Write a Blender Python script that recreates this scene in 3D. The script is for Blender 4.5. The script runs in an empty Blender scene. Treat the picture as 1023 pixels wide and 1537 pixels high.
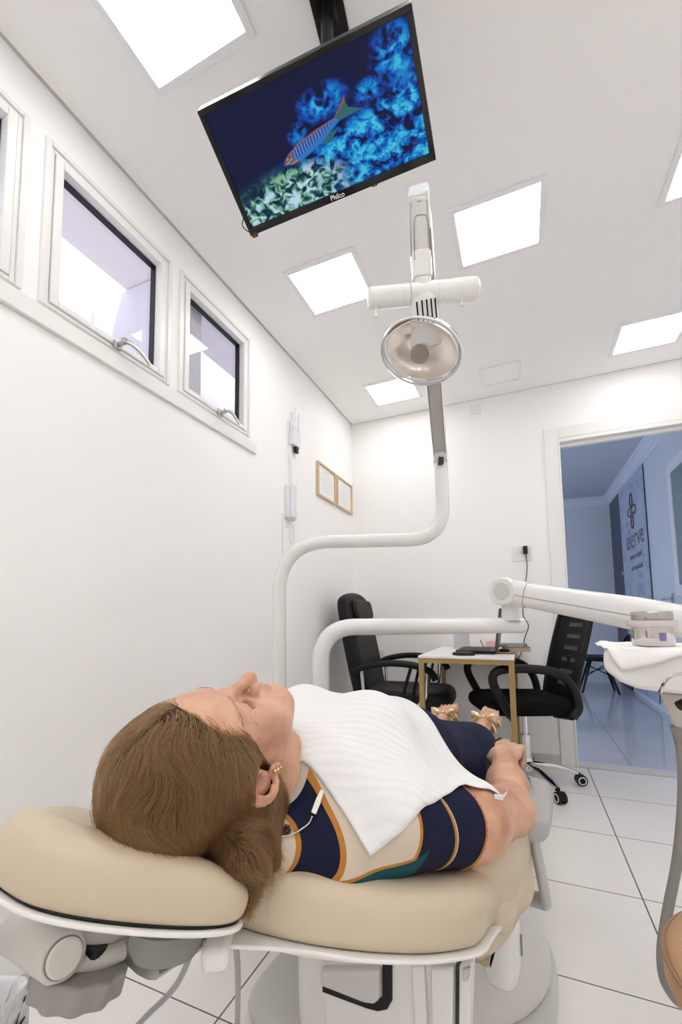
import bpy, bmesh, math, random
import numpy as np
from mathutils import Vector, Matrix
from mathutils.bvhtree import BVHTree
random.seed(7); rng = np.random.default_rng(7)
C = bpy.context.scene.collection
PI = math.pi
V = Vector

# ---------------------------------------------------------------- camera
FPX, PCX, PCY = 643.065, 506.931, 871.948
CAM_Z = 0.982
def _R(ax, t):
    c, s = math.cos(t), math.sin(t)
    return {0: np.array([[1,0,0],[0,c,-s],[0,s,c]]), 1: np.array([[c,0,s],[0,1,0],[-s,0,c]]), 2: np.array([[c,-s,0],[s,c,0],[0,0,1]])}[ax]
CM = _R(2,-0.0120305761) @ _R(0,-0.0854151485) @ _R(1,0.405902544) @ np.array([[1,0,0],[0,0,-1],[0,1,0]], float)
cam_d = bpy.data.cameras.new('camera'); cam = bpy.data.objects.new('camera', cam_d); C.objects.link(cam)
cam_d.sensor_fit = 'HORIZONTAL'; cam_d.sensor_width = 36.0; cam_d.lens = FPX/1023*36.0
cam_d.shift_x = (511.5-PCX)/1023; cam_d.shift_y = (PCY-768.5)/1023
cam_d.clip_start = 0.02; cam_d.clip_end = 60
mw = Matrix.Identity(4)
for i in range(3):
    mw[i][0] = CM[0][i]; mw[i][1] = -CM[1][i]; mw[i][2] = -CM[2][i]
mw[2][3] = CAM_Z
cam.matrix_world = mw
bpy.context.scene.camera = cam
def ray(x, y):
    return CM.T @ np.array([(x-PCX)/FPX, (y-PCY)/FPX, 1.0])
def at(x, y, d):                       # world point seen at photo pixel (x, y) at distance d along the view axis
    r = ray(x, y)*d
    return V((r[0], r[1], r[2]+CAM_Z))
def on(x, y, ax, val):                 # world point seen at (x, y) on the plane axis = val
    r = ray(x, y); o = val - (CAM_Z if ax == 2 else 0)
    r = r*(o/r[ax])
    return V((r[0], r[1], r[2]+CAM_Z))

# ---------------------------------------------------------------- materials
MATS = {}
def mat(name, col, rough=0.5, metal=0.0, bump=None, noise=None, sss=0.0, coat=0.0, trans=0.0, emis=None, spec=0.5, ior=1.45, sheen=0.0):
    m = bpy.data.materials.new(name); m.use_nodes = True
    nt = m.node_tree; b = nt.nodes['Principled BSDF']
    b.inputs['Base Color'].default_value = (*col, 1); b.inputs['Roughness'].default_value = rough
    b.inputs['Metallic'].default_value = metal; b.inputs['Specular IOR Level'].default_value = spec; b.inputs['IOR'].default_value = ior
    b.inputs['Coat Weight'].default_value = coat; b.inputs['Transmission Weight'].default_value = trans
    if sheen: b.inputs['Sheen Weight'].default_value = sheen
    if sss:
        b.inputs['Subsurface Weight'].default_value = sss; b.inputs['Subsurface Radius'].default_value = (1.0, 0.35, 0.2); b.inputs['Subsurface Scale'].default_value = 0.006
    if emis: b.inputs['Emission Color'].default_value = (*emis[0], 1); b.inputs['Emission Strength'].default_value = emis[1]
    tc = nt.nodes.new('ShaderNodeTexCoord')
    if noise:                           # (scale, amount): soft mottling of the colour
        n = nt.nodes.new('ShaderNodeTexNoise'); n.inputs['Scale'].default_value = noise[0]; n.inputs['Detail'].default_value = 4
        nt.links.new(tc.outputs['Object'], n.inputs['Vector'])
        mx = nt.nodes.new('ShaderNodeMix'); mx.data_type = 'RGBA'
        a = noise[1]
        mx.inputs[6].default_value = (*[c*(1-a) for c in col], 1); mx.inputs[7].default_value = (*[min(1, c*(1+a)) for c in col], 1)
        if len(noise) > 2: mx.inputs[6].default_value = (*noise[2], 1)
        nt.links.new(n.outputs['Fac'], mx.inputs[0]); nt.links.new(mx.outputs[2], b.inputs['Base Color'])
    if bump:                            # (scale, strength, distance)
        n2 = nt.nodes.new('ShaderNodeTexNoise'); n2.inputs['Scale'].default_value = bump[0]; n2.inputs['Detail'].default_value = 5
        nt.links.new(tc.outputs['Object'], n2.inputs['Vector'])
        bp = nt.nodes.new('ShaderNodeBump'); bp.inputs['Strength'].default_value = bump[1]; bp.inputs['Distance'].default_value = bump[2]
        nt.links.new(n2.outputs['Fac'], bp.inputs['Height']); nt.links.new(bp.outputs['Normal'], b.inputs['Normal'])
    MATS[name] = m
    return m

# ---------------------------------------------------------------- mesh helpers
def B_():
    return bmesh.new()
def frame_mat(o, x, y, z):
    m = Matrix.Identity(4)
    for i in range(3):
        m[i][0], m[i][1], m[i][2], m[i][3] = x[i], y[i], z[i], o[i]
    return m
def add_box(bm, c, size, rot=None):
    m = Matrix.Translation(V(c))
    if rot is not None: m = m @ rot
    m = m @ Matrix.Diagonal((*size, 1))
    return bmesh.ops.create_cube(bm, size=1, matrix=m)
def add_boxm(bm, m, c, size):           # box placed in the frame m
    return bmesh.ops.create_cube(bm, size=1, matrix=m @ Matrix.Translation(V(c)) @ Matrix.Diagonal((*size, 1)))
def add_box2(bm, lo, hi):
    return add_box(bm, [(a+b)/2 for a, b in zip(lo, hi)], [abs(b-a) for a, b in zip(lo, hi)])
def fillet(pts, r, n=8):
    pts = [V(p) for p in pts]
    rs = r if isinstance(r, (list, tuple)) else [r]*len(pts)
    out = [pts[0]]
    for i in range(1, len(pts)-1):
        a, b, c = pts[i-1], pts[i], pts[i+1]
        d1 = (a-b); d2 = (c-b)
        rr = min(rs[i], d1.length*0.49, d2.length*0.49)
        d1.normalize(); d2.normalize()
        p1 = b+d1*rr; p2 = b+d2*rr
        for k in range(n+1):
            t = k/n
            out.append(p1.lerp(b, t).lerp(b.lerp(p2, t), t))
    out.append(pts[-1])
    return out
def smooth_path(pts, n=8):              # Catmull-Rom
    pts = [V(p) for p in pts]
    q = [pts[0]*2-pts[1]] + pts + [pts[-1]*2-pts[-2]]
    out = []
    for i in range(1, len(q)-2):
        for k in range(n):
            t = k/n
            a, b, c, d = q[i-1], q[i], q[i+1], q[i+2]
            out.append(0.5*((2*b)+(c-a)*t+(2*a-5*b+4*c-d)*t*t+(3*b-a-3*c+d)*t**3))
    out.append(pts[-1])
    return out
def add_tube(bm, pts, r, seg=16, cap=True, sx=1.0, sy=1.0, up=None, cyclic=False):
    pts = [V(p) for p in pts]; n = len(pts)
    rs = r if isinstance(r, (list, tuple)) else [r]*n
    t0 = (pts[1]-pts[0]).normalized()
    ref = V(up) if up is not None else (V((0,0,1)) if abs(t0.z) < 0.9 else V((1,0,0)))
    nx = (ref - t0*ref.dot(t0)).normalized()
    rings = []
    for i, p in enumerate(pts):
        if cyclic: t = (pts[(i+1) % n]-pts[i-1]).normalized()
        elif i == 0: t = t0
        elif i == n-1: t = (pts[-1]-pts[-2]).normalized()
        else: t = ((pts[i+1]-p).normalized()+(p-pts[i-1]).normalized()).normalized()
        nx = (nx - t*nx.dot(t)).normalized(); ny = t.cross(nx)
        rings.append([bm.verts.new(p+(nx*math.cos(2*PI*k/seg)*sx+ny*math.sin(2*PI*k/seg)*sy)*rs[i]) for k in range(seg)])
    for a, b in zip(rings, rings[1:]+([rings[0]] if cyclic else [])):
        for k in range(seg):
            bm.faces.new((a[k], a[(k+1) % seg], b[(k+1) % seg], b[k]))
    if cap and not cyclic:
        bm.faces.new(rings[0][::-1]); bm.faces.new(rings[-1])
def add_lathe(bm, prof, m=None, seg=40, sx=1.0, sy=1.0):    # prof: (radius, height) pairs
    m = m or Matrix.Identity(4)
    rings = []
    for r, h in prof:
        if r < 1e-6: rings.append([bm.verts.new(m @ V((0,0,h)))])
        else: rings.append([bm.verts.new(m @ V((r*sx*math.cos(2*PI*k/seg), r*sy*math.sin(2*PI*k/seg), h))) for k in range(seg)])
    for a, b in zip(rings, rings[1:]):
        for k in range(seg):
            k2 = (k+1) % seg
            if len(a) == 1 and len(b) == 1: continue
            if len(a) == 1: bm.faces.new((a[0], b[k2], b[k]))
            elif len(b) == 1: bm.faces.new((a[k], a[k2], b[0]))
            else: bm.faces.new((a[k], a[k2], b[k2], b[k]))
def add_prism(bm, poly, m, h0, h1):     # poly: 2D points in the frame m, extruded along its z
    lo = [bm.verts.new(m @ V((x, y, h0))) for x, y in poly]
    hi = [bm.verts.new(m @ V((x, y, h1))) for x, y in poly]
    n = len(poly)
    bm.faces.new(lo[::-1]); bm.faces.new(hi)
    for k in range(n):
        bm.faces.new((lo[k], lo[(k+1) % n], hi[(k+1) % n], hi[k]))
def add_cushion(bm, poly, m, h0, h1, r, n=8, p=2.4, dish=0.0, rb=None, warp=None):
    # poly: closed 2D outline; the edge is a bullnose of depth r between heights h0 and h1
    poly = [V((x, y)) for x, y in poly]; N = len(poly)
    cen = sum(poly, V((0, 0)))/N
    nor = []
    for i in range(N):
        t = (poly[(i+1) % N]-poly[i-1]); nn = V((t.y, -t.x)); nn.normalize()
        if nn.dot(poly[i]-cen) < 0: nn = -nn
        nor.append(nn)
    hm = (h0+h1)/2; hh = (h1-h0)/2
    rings = []
    ks = [(-1, k) for k in range(n+1)] + [(1, k) for k in range(n, -1, -1)][1:]
    for side, k in ks:
        a = (PI/2)*k/n                  # 0 at flat face, pi/2 at the rim
        off = -(r if side > 0 or rb is None else rb)*(1-math.sin(a)**(2/p)); z = hm+side*hh*math.cos(a)**(2/p)
        rings.append([bm.verts.new(m @ V((q.x+nn.x*off, q.y+nn.y*off, z))) for q, nn in zip(poly, nor)])
    def capit(ring, side, z):
        prev = ring; r_ = r if side > 0 or rb is None else rb
        inner = [V((q.x-nn.x*r_, q.y-nn.y*r_)) for q, nn in zip(poly, nor)]
        for f in (0.8, 0.6, 0.4, 0.2):
            zz = z - (dish*(1-f**2) if side > 0 else 0)
            cur = [bm.verts.new(m @ V((cen.x+(q.x-cen.x)*f, cen.y+(q.y-cen.y)*f, zz))) for q in inner]
            for i in range(N):
                bm.faces.new((prev[i], prev[(i+1) % N], cur[(i+1) % N], cur[i]))
            prev = cur
        bm.faces.new(prev)
    for a, b in zip(rings, rings[1:]):
        for i in range(N):
            bm.faces.new((a[i], a[(i+1) % N], b[(i+1) % N], b[i]))
    n0 = len(bm.verts)
    capit(rings[0], -1, h0); capit(rings[-1], 1, h1)
    if warp is not None:
        mi = m.inverted()
        for v_ in bm.verts:
            l_ = mi @ v_.co; l_.z -= warp(l_.x, l_.y)*max(0.0, (l_.z-h0)/(h1-h0)); v_.co = m @ l_
def rrect(x0, x1, y0, y1, r, n=6):
    out = []
    for cx, cy, a0 in ((x1-r, y1-r, 0), (x0+r, y1-r, 90), (x0+r, y0+r, 180), (x1-r, y0+r, 270)):
        for k in range(n+1):
            a = math.radians(a0+90*k/n); out.append((cx+r*math.cos(a), cy+r*math.sin(a)))
    return out
def spline2(pts, n=6):                  # closed smooth 2D outline
    N = len(pts); out = []
    P = [V(p) for p in pts]
    for i in range(N):
        a, b, c, d = P[i-1], P[i], P[(i+1) % N], P[(i+2) % N]
        for k in range(n):
            t = k/n
            q = 0.5*((2*b)+(c-a)*t+(2*a-5*b+4*c-d)*t*t+(3*b-a-3*c+d)*t**3); out.append((q.x, q.y))
    return out
def obj(name, bm, material=None, parent=None, smooth=35, bevel=0.0, bseg=2, subsurf=0):
    bmesh.ops.recalc_face_normals(bm, faces=bm.faces[:])
    me = bpy.data.meshes.new(name); bm.to_mesh(me); bm.free()
    return link(name, me, material, parent, smooth, bevel, bseg, subsurf)
def link(name, me, material=None, parent=None, smooth=35, bevel=0.0, bseg=2, subsurf=0):
    o = bpy.data.objects.new(name, me); C.objects.link(o)
    if material is not None:
        for m in (material if isinstance(material, (list, tuple)) else [material]): me.materials.append(m)
    if parent is not None:
        o.parent = parent
        wm = parent_world(parent)
        me.transform(wm.inverted())
    if bevel:
        b = o.modifiers.new('bevel', 'BEVEL'); b.width = bevel; b.segments = bseg; b.limit_method = 'ANGLE'; b.angle_limit = math.radians(40)
    if subsurf:
        s = o.modifiers.new('sub', 'SUBSURF'); s.levels = subsurf; s.render_levels = subsurf
    if smooth:
        me.polygons.foreach_set('use_smooth', [True]*len(me.polygons))
        try: me.set_sharp_from_angle(angle=math.radians(smooth))
        except Exception: pass
    return o
def parent_world(p):
    m = p.matrix_basis.copy()
    while p.parent is not None:
        p = p.parent; m = p.matrix_basis @ m
    return m
def thing(name, label, cat, loc=(0,0,0), rotz=0.0, group=None):
    o = bpy.data.objects.new(name, None); C.objects.link(o)
    o.empty_display_size = 0.05
    o.location = loc; o.rotation_euler = (0, 0, rotz)
    o.matrix_basis = Matrix.Translation(V(loc)) @ Matrix.Rotation(rotz, 4, 'Z')
    tag(o, label, cat, group)
    return o
def tag(o, label, cat, group=None):
    o['label'] = label; o['category'] = cat
    if group: o['group'] = group
    return o
def struct(name, bm, m, parent=None, **k):
    o = obj(name, bm, m, parent, **k)
    if parent is None: o['kind'] = 'structure'
    return o
def struct_root(name, loc):
    o = bpy.data.objects.new(name, None); C.objects.link(o); o.location = loc
    o.matrix_basis = Matrix.Translation(V(loc)); o['kind'] = 'structure'
    return o
def copy_tree(o, parent=None):
    c = o.copy(); C.objects.link(c)
    if parent is not None: c.parent = parent
    for ch in list(o.children): copy_tree(ch, c)
    return c
def text_mesh(s, size, m, depth=0.0004, align='CENTER', squash=1.0):
    cu = bpy.data.curves.new('t', 'FONT'); cu.body = s; cu.size = size; cu.extrude = depth; cu.align_x = align; cu.align_y = 'CENTER'
    to = bpy.data.objects.new('t', cu); C.objects.link(to)
    dg = bpy.context.evaluated_depsgraph_get(); dg.update()
    me = bpy.data.meshes.new_from_object(to.evaluated_get(dg))
    bpy.data.objects.remove(to); bpy.data.curves.remove(cu)
    me.transform(m @ Matrix.Diagonal((squash, 1, 1, 1)))
    return me

# ---------------------------------------------------------------- implicit surfaces (smooth unions meshed with surface nets)
class SDF:
    def __init__(s): s.p = []
    def cap(s, a, b, ra, rb=None, k=0.02, sub=False):
        s.p.append(('c', np.array(a, float), np.array(b, float), ra, ra if rb is None else rb, k, sub)); return s
    def ell(s, c, r, R=None, k=0.02, sub=False):     # R columns = local axes
        s.p.append(('e', np.array(c, float), np.array(r, float), np.eye(3) if R is None else np.array(R, float), 0, k, sub)); return s
    def half(s, pt, n, k=0.004):                      # removes the side n points to
        n = np.array(n, float); n /= np.linalg.norm(n)
        s.p.append(('h', np.array(pt, float), n, 0, 0, k, True)); return s
    def dist(s, q, P):
        t = q[0]
        if t == 'c':
            a, b = q[1], q[2]; ba = b-a; L = ba@ba
            pa = P-a
            h = np.clip((pa@ba)/max(L, 1e-12), 0, 1)
            return np.linalg.norm(pa-h[:, None]*ba, axis=1)-(q[3]+(q[4]-q[3])*h)
        if t == 'e':
            l = (P-q[1])@q[3]
            k0 = np.linalg.norm(l/q[2], axis=1); k1 = np.linalg.norm(l/(q[2]**2), axis=1)
            return k0*(k0-1)/np.maximum(k1, 1e-9)
        if t == 'h':
            return -((P-q[1])@q[2])
    def bound(s, q):
        if q[0] == 'c': return (q[1]+q[2])/2, np.linalg.norm(q[2]-q[1])/2+max(q[3], q[4])
        if q[0] == 'e': return q[1], q[2].max()
        return None, None
    def __call__(s, P, cull=None):
        d = np.full(len(P), 10.0)
        for q in s.p:
            k = q[5]
            if cull is not None and q[0] != 'h':
                c, r = s.bound(q)
                if np.linalg.norm(cull[0]-c)-r-cull[1] > max(k, 0.03)*1.5+0.03: continue
            e = s.dist(q, P)
            if q[6]:
                h = np.clip(0.5-0.5*(d+e)/k, 0, 1); d = d*(1-h)-e*h+k*h*(1-h)
            else:
                h = np.clip(0.5+0.5*(e-d)/k, 0, 1)
                d = np.where(d > 9, e, e*(1-h)+d*h-k*h*(1-h))
        return d
    def mesh(s, lo, hi, vox, name='m', blk=24):
        lo = np.array(lo, float); hi = np.array(hi, float)
        n = np.ceil((hi-lo)/vox/blk).astype(int)*blk+1
        F = np.ones(n, np.float32)
        ax = [np.arange(blk+1)*vox for _ in range(3)]
        gx, gy, gz = np.meshgrid(*ax, indexing='ij'); G = np.stack([gx.ravel(), gy.ravel(), gz.ravel()], 1)
        hb = blk*vox/2; rad = hb*math.sqrt(3)
        cen = [(i, j, k) for i in range(0, n[0]-1, blk) for j in range(0, n[1]-1, blk) for k in range(0, n[2]-1, blk)]
        ca = lo+np.array(cen)*vox+hb
        dc = s(ca)
        for (i, j, k), c, d in zip(cen, ca, dc):
            if d > rad*1.15+0.02: continue
            if d < -rad*1.6-0.02:
                F[i:i+blk+1, j:j+blk+1, k:k+blk+1] = -1; continue
            v = s(G+lo+np.array((i, j, k))*vox, cull=(c, rad))
            F[i:i+blk+1, j:j+blk+1, k:k+blk+1] = v.reshape(blk+1, blk+1, blk+1)
        return surface_nets(F, lo, vox, name)
def surface_nets(F, lo, vox, name):
    S = F < 0
    cnt = np.zeros(np.array(F.shape)-1, np.uint8)
    for dx in (0, 1):
        for dy in (0, 1):
            for dz in (0, 1):
                cnt += S[dx:F.shape[0]-1+dx, dy:F.shape[1]-1+dy, dz:F.shape[2]-1+dz]
    act = (cnt > 0) & (cnt < 8)
    idx = np.argwhere(act); N = len(idx)
    ids = np.full(act.shape, -1, np.int64); ids[act] = np.arange(N)
    acc = np.zeros((N, 3)); num = np.zeros(N)
    cor = [(a, b, c) for a in (0, 1) for b in (0, 1) for c in (0, 1)]
    val = {c: F[idx[:, 0]+c[0], idx[:, 1]+c[1], idx[:, 2]+c[2]].astype(float) for c in cor}
    for a in cor:
        for ax in range(3):
            if a[ax]: continue
            b = list(a); b[ax] = 1; b = tuple(b)
            va, vb = val[a], val[b]; m = (va < 0) != (vb < 0)
            t = np.where(m, va/np.where(m, va-vb, 1), 0)
            p = np.tile(np.array(a, float), (N, 1)); p[:, ax] += t
            acc[m] += p[m]; num[m] += 1
    pos = lo+(idx+acc/np.maximum(num, 1)[:, None])*vox
    quads = []
    for ax in range(3):
        sl0 = [slice(None)]*3; sl1 = [slice(None)]*3
        sl0[ax] = slice(0, -1); sl1[ax] = slice(1, None)
        ch = S[tuple(sl0)] != S[tuple(sl1)]
        e = np.argwhere(ch)
        o1, o2 = [(1, 2), (2, 0), (0, 1)][ax]
        ok = (e[:, o1] > 0) & (e[:, o2] > 0) & (e[:, o1] < F.shape[o1]-1) & (e[:, o2] < F.shape[o2]-1); e = e[ok]
        def g(d1, d2):
            f = e.copy(); f[:, o1] -= d1; f[:, o2] -= d2
            return ids[f[:, 0], f[:, 1], f[:, 2]]
        q = np.stack([g(1, 1), g(0, 1), g(0, 0), g(1, 0)], 1)
        ins = S[e[:, 0], e[:, 1], e[:, 2]]
        q[~ins] = q[~ins][:, ::-1]
        quads.append(q)
    quads = np.concatenate(quads)
    quads = quads[(quads >= 0).all(1)]
    me = bpy.data.meshes.new(name)
    me.vertices.add(N); me.vertices.foreach_set('co', pos.astype(np.float32).ravel())
    me.loops.add(len(quads)*4); me.loops.foreach_set('vertex_index', quads.astype(np.int32).ravel())
    me.polygons.add(len(quads)); me.polygons.foreach_set('loop_start', np.arange(len(quads), dtype=np.int32)*4)
    me.polygons.foreach_set('loop_total', np.full(len(quads), 4, np.int32))
    me.update(calc_edges=True); me.validate()
    return me
# ---------------------------------------------------------------- materials of the place
mat('wall_paint', (0.93,0.925,0.92), 0.7, bump=(180,0.04,0.002), spec=0.15)
mat('ceiling_paint', (0.94,0.93,0.922), 0.8, spec=0.15)
mat('trim_white', (0.84,0.835,0.82), 0.35)
mat('casing_white', (0.85,0.845,0.83), 0.4)
mat('alu_white', (0.83,0.83,0.82), 0.3)
mat('gap_shade', (0.55,0.54,0.53), 0.8)
mat('gasket', (0.02,0.02,0.022), 0.5)
mat('chrome', (0.72,0.72,0.73), 0.12, 1.0)
mat('satin_metal', (0.55,0.55,0.56), 0.3, 1.0)
mat('hall_wall', (0.72,0.745,0.79), 0.5)  # white walls; the bluish tint of the daylight is put into the colour
mat('hall_ceiling', (0.62,0.65,0.70), 0.7)  # bluish daylight tint put into the ceiling colour as well
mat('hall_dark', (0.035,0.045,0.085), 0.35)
mat('render_white', (0.80,0.79,0.83), 0.8, bump=(9,0.5,0.02))
mat('soffit', (0.86,0.82,0.79), 0.8)
mat('skirting_grey', (0.62,0.60,0.57), 0.4)

def tile_mat(name, col, col2, grout, rough, xo=0.335, ys=0.4605):
    m = bpy.data.materials.new(name); m.use_nodes = True; nt = m.node_tree; b = nt.nodes['Principled BSDF']; N = nt.nodes.new; L = nt.links.new
    b.inputs['Roughness'].default_value = rough
    tc = N('ShaderNodeTexCoord'); sp = N('ShaderNodeSeparateXYZ'); L(tc.outputs['Object'], sp.inputs[0])
    def line(out, off, step, w):
        a = N('ShaderNodeMath'); a.operation = 'SUBTRACT'; a.inputs[1].default_value = off; L(out, a.inputs[0])
        d = N('ShaderNodeMath'); d.operation = 'PINGPONG'; d.inputs[1].default_value = step/2; L(a.outputs[0], d.inputs[0])
        c = N('ShaderNodeMath'); c.operation = 'LESS_THAN'; c.inputs[1].default_value = w; L(d.outputs[0], c.inputs[0])
        return c.outputs[0]
    lx = line(sp.outputs[0], xo, 1.07, 0.0024); ly = line(sp.outputs[1], 1.392, ys, 0.0020)
    mx = N('ShaderNodeMath'); mx.operation = 'MAXIMUM'; L(lx, mx.inputs[0]); L(ly, mx.inputs[1])
    n = N('ShaderNodeTexNoise'); n.inputs['Scale'].default_value = 2.2; n.inputs['Detail'].default_value = 7; n.inputs['Distortion'].default_value = 0.8
    L(tc.outputs['Object'], n.inputs['Vector'])
    cr = N('ShaderNodeMix'); cr.data_type = 'RGBA'; cr.inputs[6].default_value = (*col2, 1); cr.inputs[7].default_value = (*col, 1); L(n.outputs['Fac'], cr.inputs[0])
    g = N('ShaderNodeMix'); g.data_type = 'RGBA'; g.inputs[7].default_value = (*grout, 1); L(mx.outputs[0], g.inputs[0]); L(cr.outputs[2], g.inputs[6])
    L(g.outputs[2], b.inputs['Base Color'])
    MATS[name] = m
tile_mat('floor_tile', (0.93,0.91,0.89), (0.82,0.79,0.765), (0.16,0.145,0.13), 0.22)
tile_mat('hall_tile', (0.60,0.62,0.66), (0.52,0.54,0.58), (0.26,0.27,0.30), 0.10, 0.60, 2.30)  # same tile as the room floor, the daylight's blue put into its colour

# ---------------------------------------------------------------- room shell
WX, WXR, WY, WYF, CZ = -1.26, 1.45, 3.2575, -2.55, 2.6
def walled(name, axis, pos, thick, u0, u1, v0, v1, holes, m):
    # wall plane at axis = pos, u along the other horizontal axis, v = height; real holes cut through
    us = sorted({u0, u1, *[h[0] for h in holes], *[h[1] for h in holes]}); vs = sorted({v0, v1, *[h[2] for h in holes], *[h[3] for h in holes]})
    bm = B_()
    def solid(a, b, c, d):
        if axis == 0: add_box2(bm, (pos, a, c), (pos+thick, b, d))
        else: add_box2(bm, (a, pos, c), (b, pos+thick, d))
    for i in range(len(us)-1):
        run = None
        for j in range(len(vs)-1):
            mu = (us[i]+us[i+1])/2; mv = (vs[j]+vs[j+1])/2
            if any(h[0] < mu < h[1] and h[2] < mv < h[3] for h in holes):
                if run is not None: solid(us[i], us[i+1], run, vs[j]); run = None
            elif run is None: run = vs[j]
        if run is not None: solid(us[i], us[i+1], run, vs[-1])
    return struct(name, bm, m, smooth=0)
WIN = [(0.19, 0.672, 1.915, 2.425), (0.752, 1.224, 1.915, 2.425), (1.305, 1.772, 1.918, 2.430)]
DX0, DX1, DZ = 0.278, 1.09, 2.175
walled('wall_left', 0, WX, -0.062, WYF-0.15, WY+0.15, 0, 2.66, WIN, MATS['wall_paint'])
walled('wall_back', 1, WY, 0.10, WX, 1.60, 0, 2.66, [(DX0, DX1, 0, DZ)], MATS['wall_paint'])
bm = B_(); add_box2(bm, (WXR, WYF-0.15, 0), (WXR+0.15, WY, 2.66)); struct('wall_right', bm, MATS['wall_paint'], smooth=0)
bm = B_(); add_box2(bm, (WX, WYF-0.15, 0), (WXR, WYF, 2.66)); struct('wall_front', bm, MATS['wall_paint'], smooth=0)
bm = B_(); add_box2(bm, (WX-0.14, WYF-0.15, -0.1), (WXR+0.15, 3.24, 0)); struct('floor', bm, MATS['floor_tile'], smooth=0)
bm = B_(); add_box2(bm, (WX+0.012, WYF, CZ), (WXR, WY-0.006, CZ+0.03)); add_box2(bm, (WX-0.14, WYF-0.15, 2.66), (WXR+0.15, WY+0.1, 2.74))
struct('ceiling', bm, MATS['ceiling_paint'], smooth=0)
bm = B_(); add_box2(bm, (WX+0.0006, WYF, 2.60), (WX+0.0116, WY, 2.64)); add_box2(bm, (WX+0.012, WY-0.0056, 2.60), (WXR, WY-0.0006, 2.64)); struct('trim_1', bm, MATS['gap_shade'], smooth=0)  # grey strips fill the ceiling joint; its shade is put into their colour
# door opening in the back wall: flat casing, jamb and the rail along its head
bm = B_()
add_box2(bm, (DX0-0.092, WY-0.014, 0), (DX0-0.004, WY-0.0005, DZ+0.105)); add_box2(bm, (DX0-0.004, WY-0.014, DZ+0.025), (DX1+0.09, WY-0.0005, DZ+0.105)); add_box2(bm, (DX1+0.004, WY-0.014, 0), (DX1+0.09, WY-0.0005, DZ+0.025))
struct('trim_2', bm, MATS['casing_white'], bevel=0.003)
bm = B_(); add_box2(bm, (DX0-0.006, WY-0.02, 0.0), (DX0+0.006, WY+0.10, DZ)); add_box2(bm, (DX1-0.006, WY-0.02, 0.0), (DX1+0.006, WY+0.10, DZ))
add_box2(bm, (DX0-0.006, WY-0.02, DZ-0.005), (DX1+0.006, WY+0.10, DZ+0.022))
add_box2(bm, (DX0+0.0062, WY+0.02, DZ-0.03), (DX1-0.0062, WY+0.055, DZ-0.0052))
struct('door_1', bm, MATS['trim_white'], bevel=0.003)
bm = B_(); add_box2(bm, (DX0+0.006, WY-0.016, 0.0), (DX1-0.006, WY+0.10, 0.006)); struct('trim_3', bm, mat('threshold_stone', (0.66,0.63,0.60), 0.3, noise=(12,0.08)), bevel=0.002)
bm = B_(); add_box2(bm, (WX, WY-0.014, 0), (DX0-0.093, WY-0.0005, 0.06)); struct('baseboard_back', bm, MATS['skirting_grey'], bevel=0.003)
bm = B_(); add_box2(bm, (WX+0.0005, WYF, 0), (WX+0.014, WY-0.015, 0.06)); struct('baseboard_left', bm, MATS['skirting_grey'], bevel=0.003)

# ---------------------------------------------------------------- windows high on the left wall
gl = bpy.data.materials.new('window_glass'); gl.use_nodes = True; nt = gl.node_tree
for n in list(nt.nodes):
    if n.type != 'OUTPUT_MATERIAL': nt.nodes.remove(n)
o_ = [n for n in nt.nodes if n.type == 'OUTPUT_MATERIAL'][0]
t_ = nt.nodes.new('ShaderNodeBsdfTransparent'); t_.inputs[0].default_value = (0.9, 0.9, 0.92, 1)
g_ = nt.nodes.new('ShaderNodeBsdfGlossy'); g_.inputs['Roughness'].default_value = 0.02
f_ = nt.nodes.new('ShaderNodeFresnel'); f_.inputs[0].default_value = 1.7
gm = nt.nodes.new('ShaderNodeNewGeometry'); fm = nt.nodes.new('ShaderNodeMath'); fm.operation = 'MULTIPLY_ADD'; fm.inputs[1].default_value = -1.0; fm.inputs[2].default_value = 1.0
nt.links.new(gm.outputs['Backfacing'], fm.inputs[0]); fq = nt.nodes.new('ShaderNodeMath'); fq.operation = 'MULTIPLY'; nt.links.new(fm.outputs[0], fq.inputs[0]); nt.links.new(f_.outputs[0], fq.inputs[1])
mm = nt.nodes.new('ShaderNodeMixShader'); nt.links.new(fq.outputs[0], mm.inputs[0]); nt.links.new(t_.outputs[0], mm.inputs[1]); nt.links.new(g_.outputs[0], mm.inputs[2]); nt.links.new(mm.outputs[0], o_.inputs[0])
MATS['window_glass'] = gl
def ring(bm, x0, x1, y0, y1, z0, z1, wy, wt, wb=None):
    wb = wt if wb is None else wb
    add_box2(bm, (x0, y0, z0), (x1, y0+wy, z1)); add_box2(bm, (x0, y1-wy, z0), (x1, y1, z1))
    add_box2(bm, (x0, y0+wy, z1-wt), (x1, y1-wy, z1)); add_box2(bm, (x0, y0+wy, z0), (x1, y1-wy, z0+wb))
def lever(root, y, z, ln):
    x = WX+0.010
    bm = B_(); add_box(bm, (x+0.008, y, z), (0.016, 0.026, 0.030)); add_tube(bm, [(x+0.016, y, z+0.002), (x+0.042, y, z+0.002)], 0.0085, 12)
    pts = smooth_path([(x+0.040, y-0.012, z+0.004), (x+0.044, y+0.01, z+0.008), (x+0.043, y+ln*0.45, z+0.008), (x+0.038, y+ln*0.8, z-0.004), (x+0.036, y+ln, z-0.016)], 5)
    add_tube(bm, pts, [0.008]*6+[0.0068]*(len(pts)-6), 10, sx=1.25, sy=0.7)
    return obj('handle', bm, MATS['satin_metal'], root, bevel=0.002)
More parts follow.
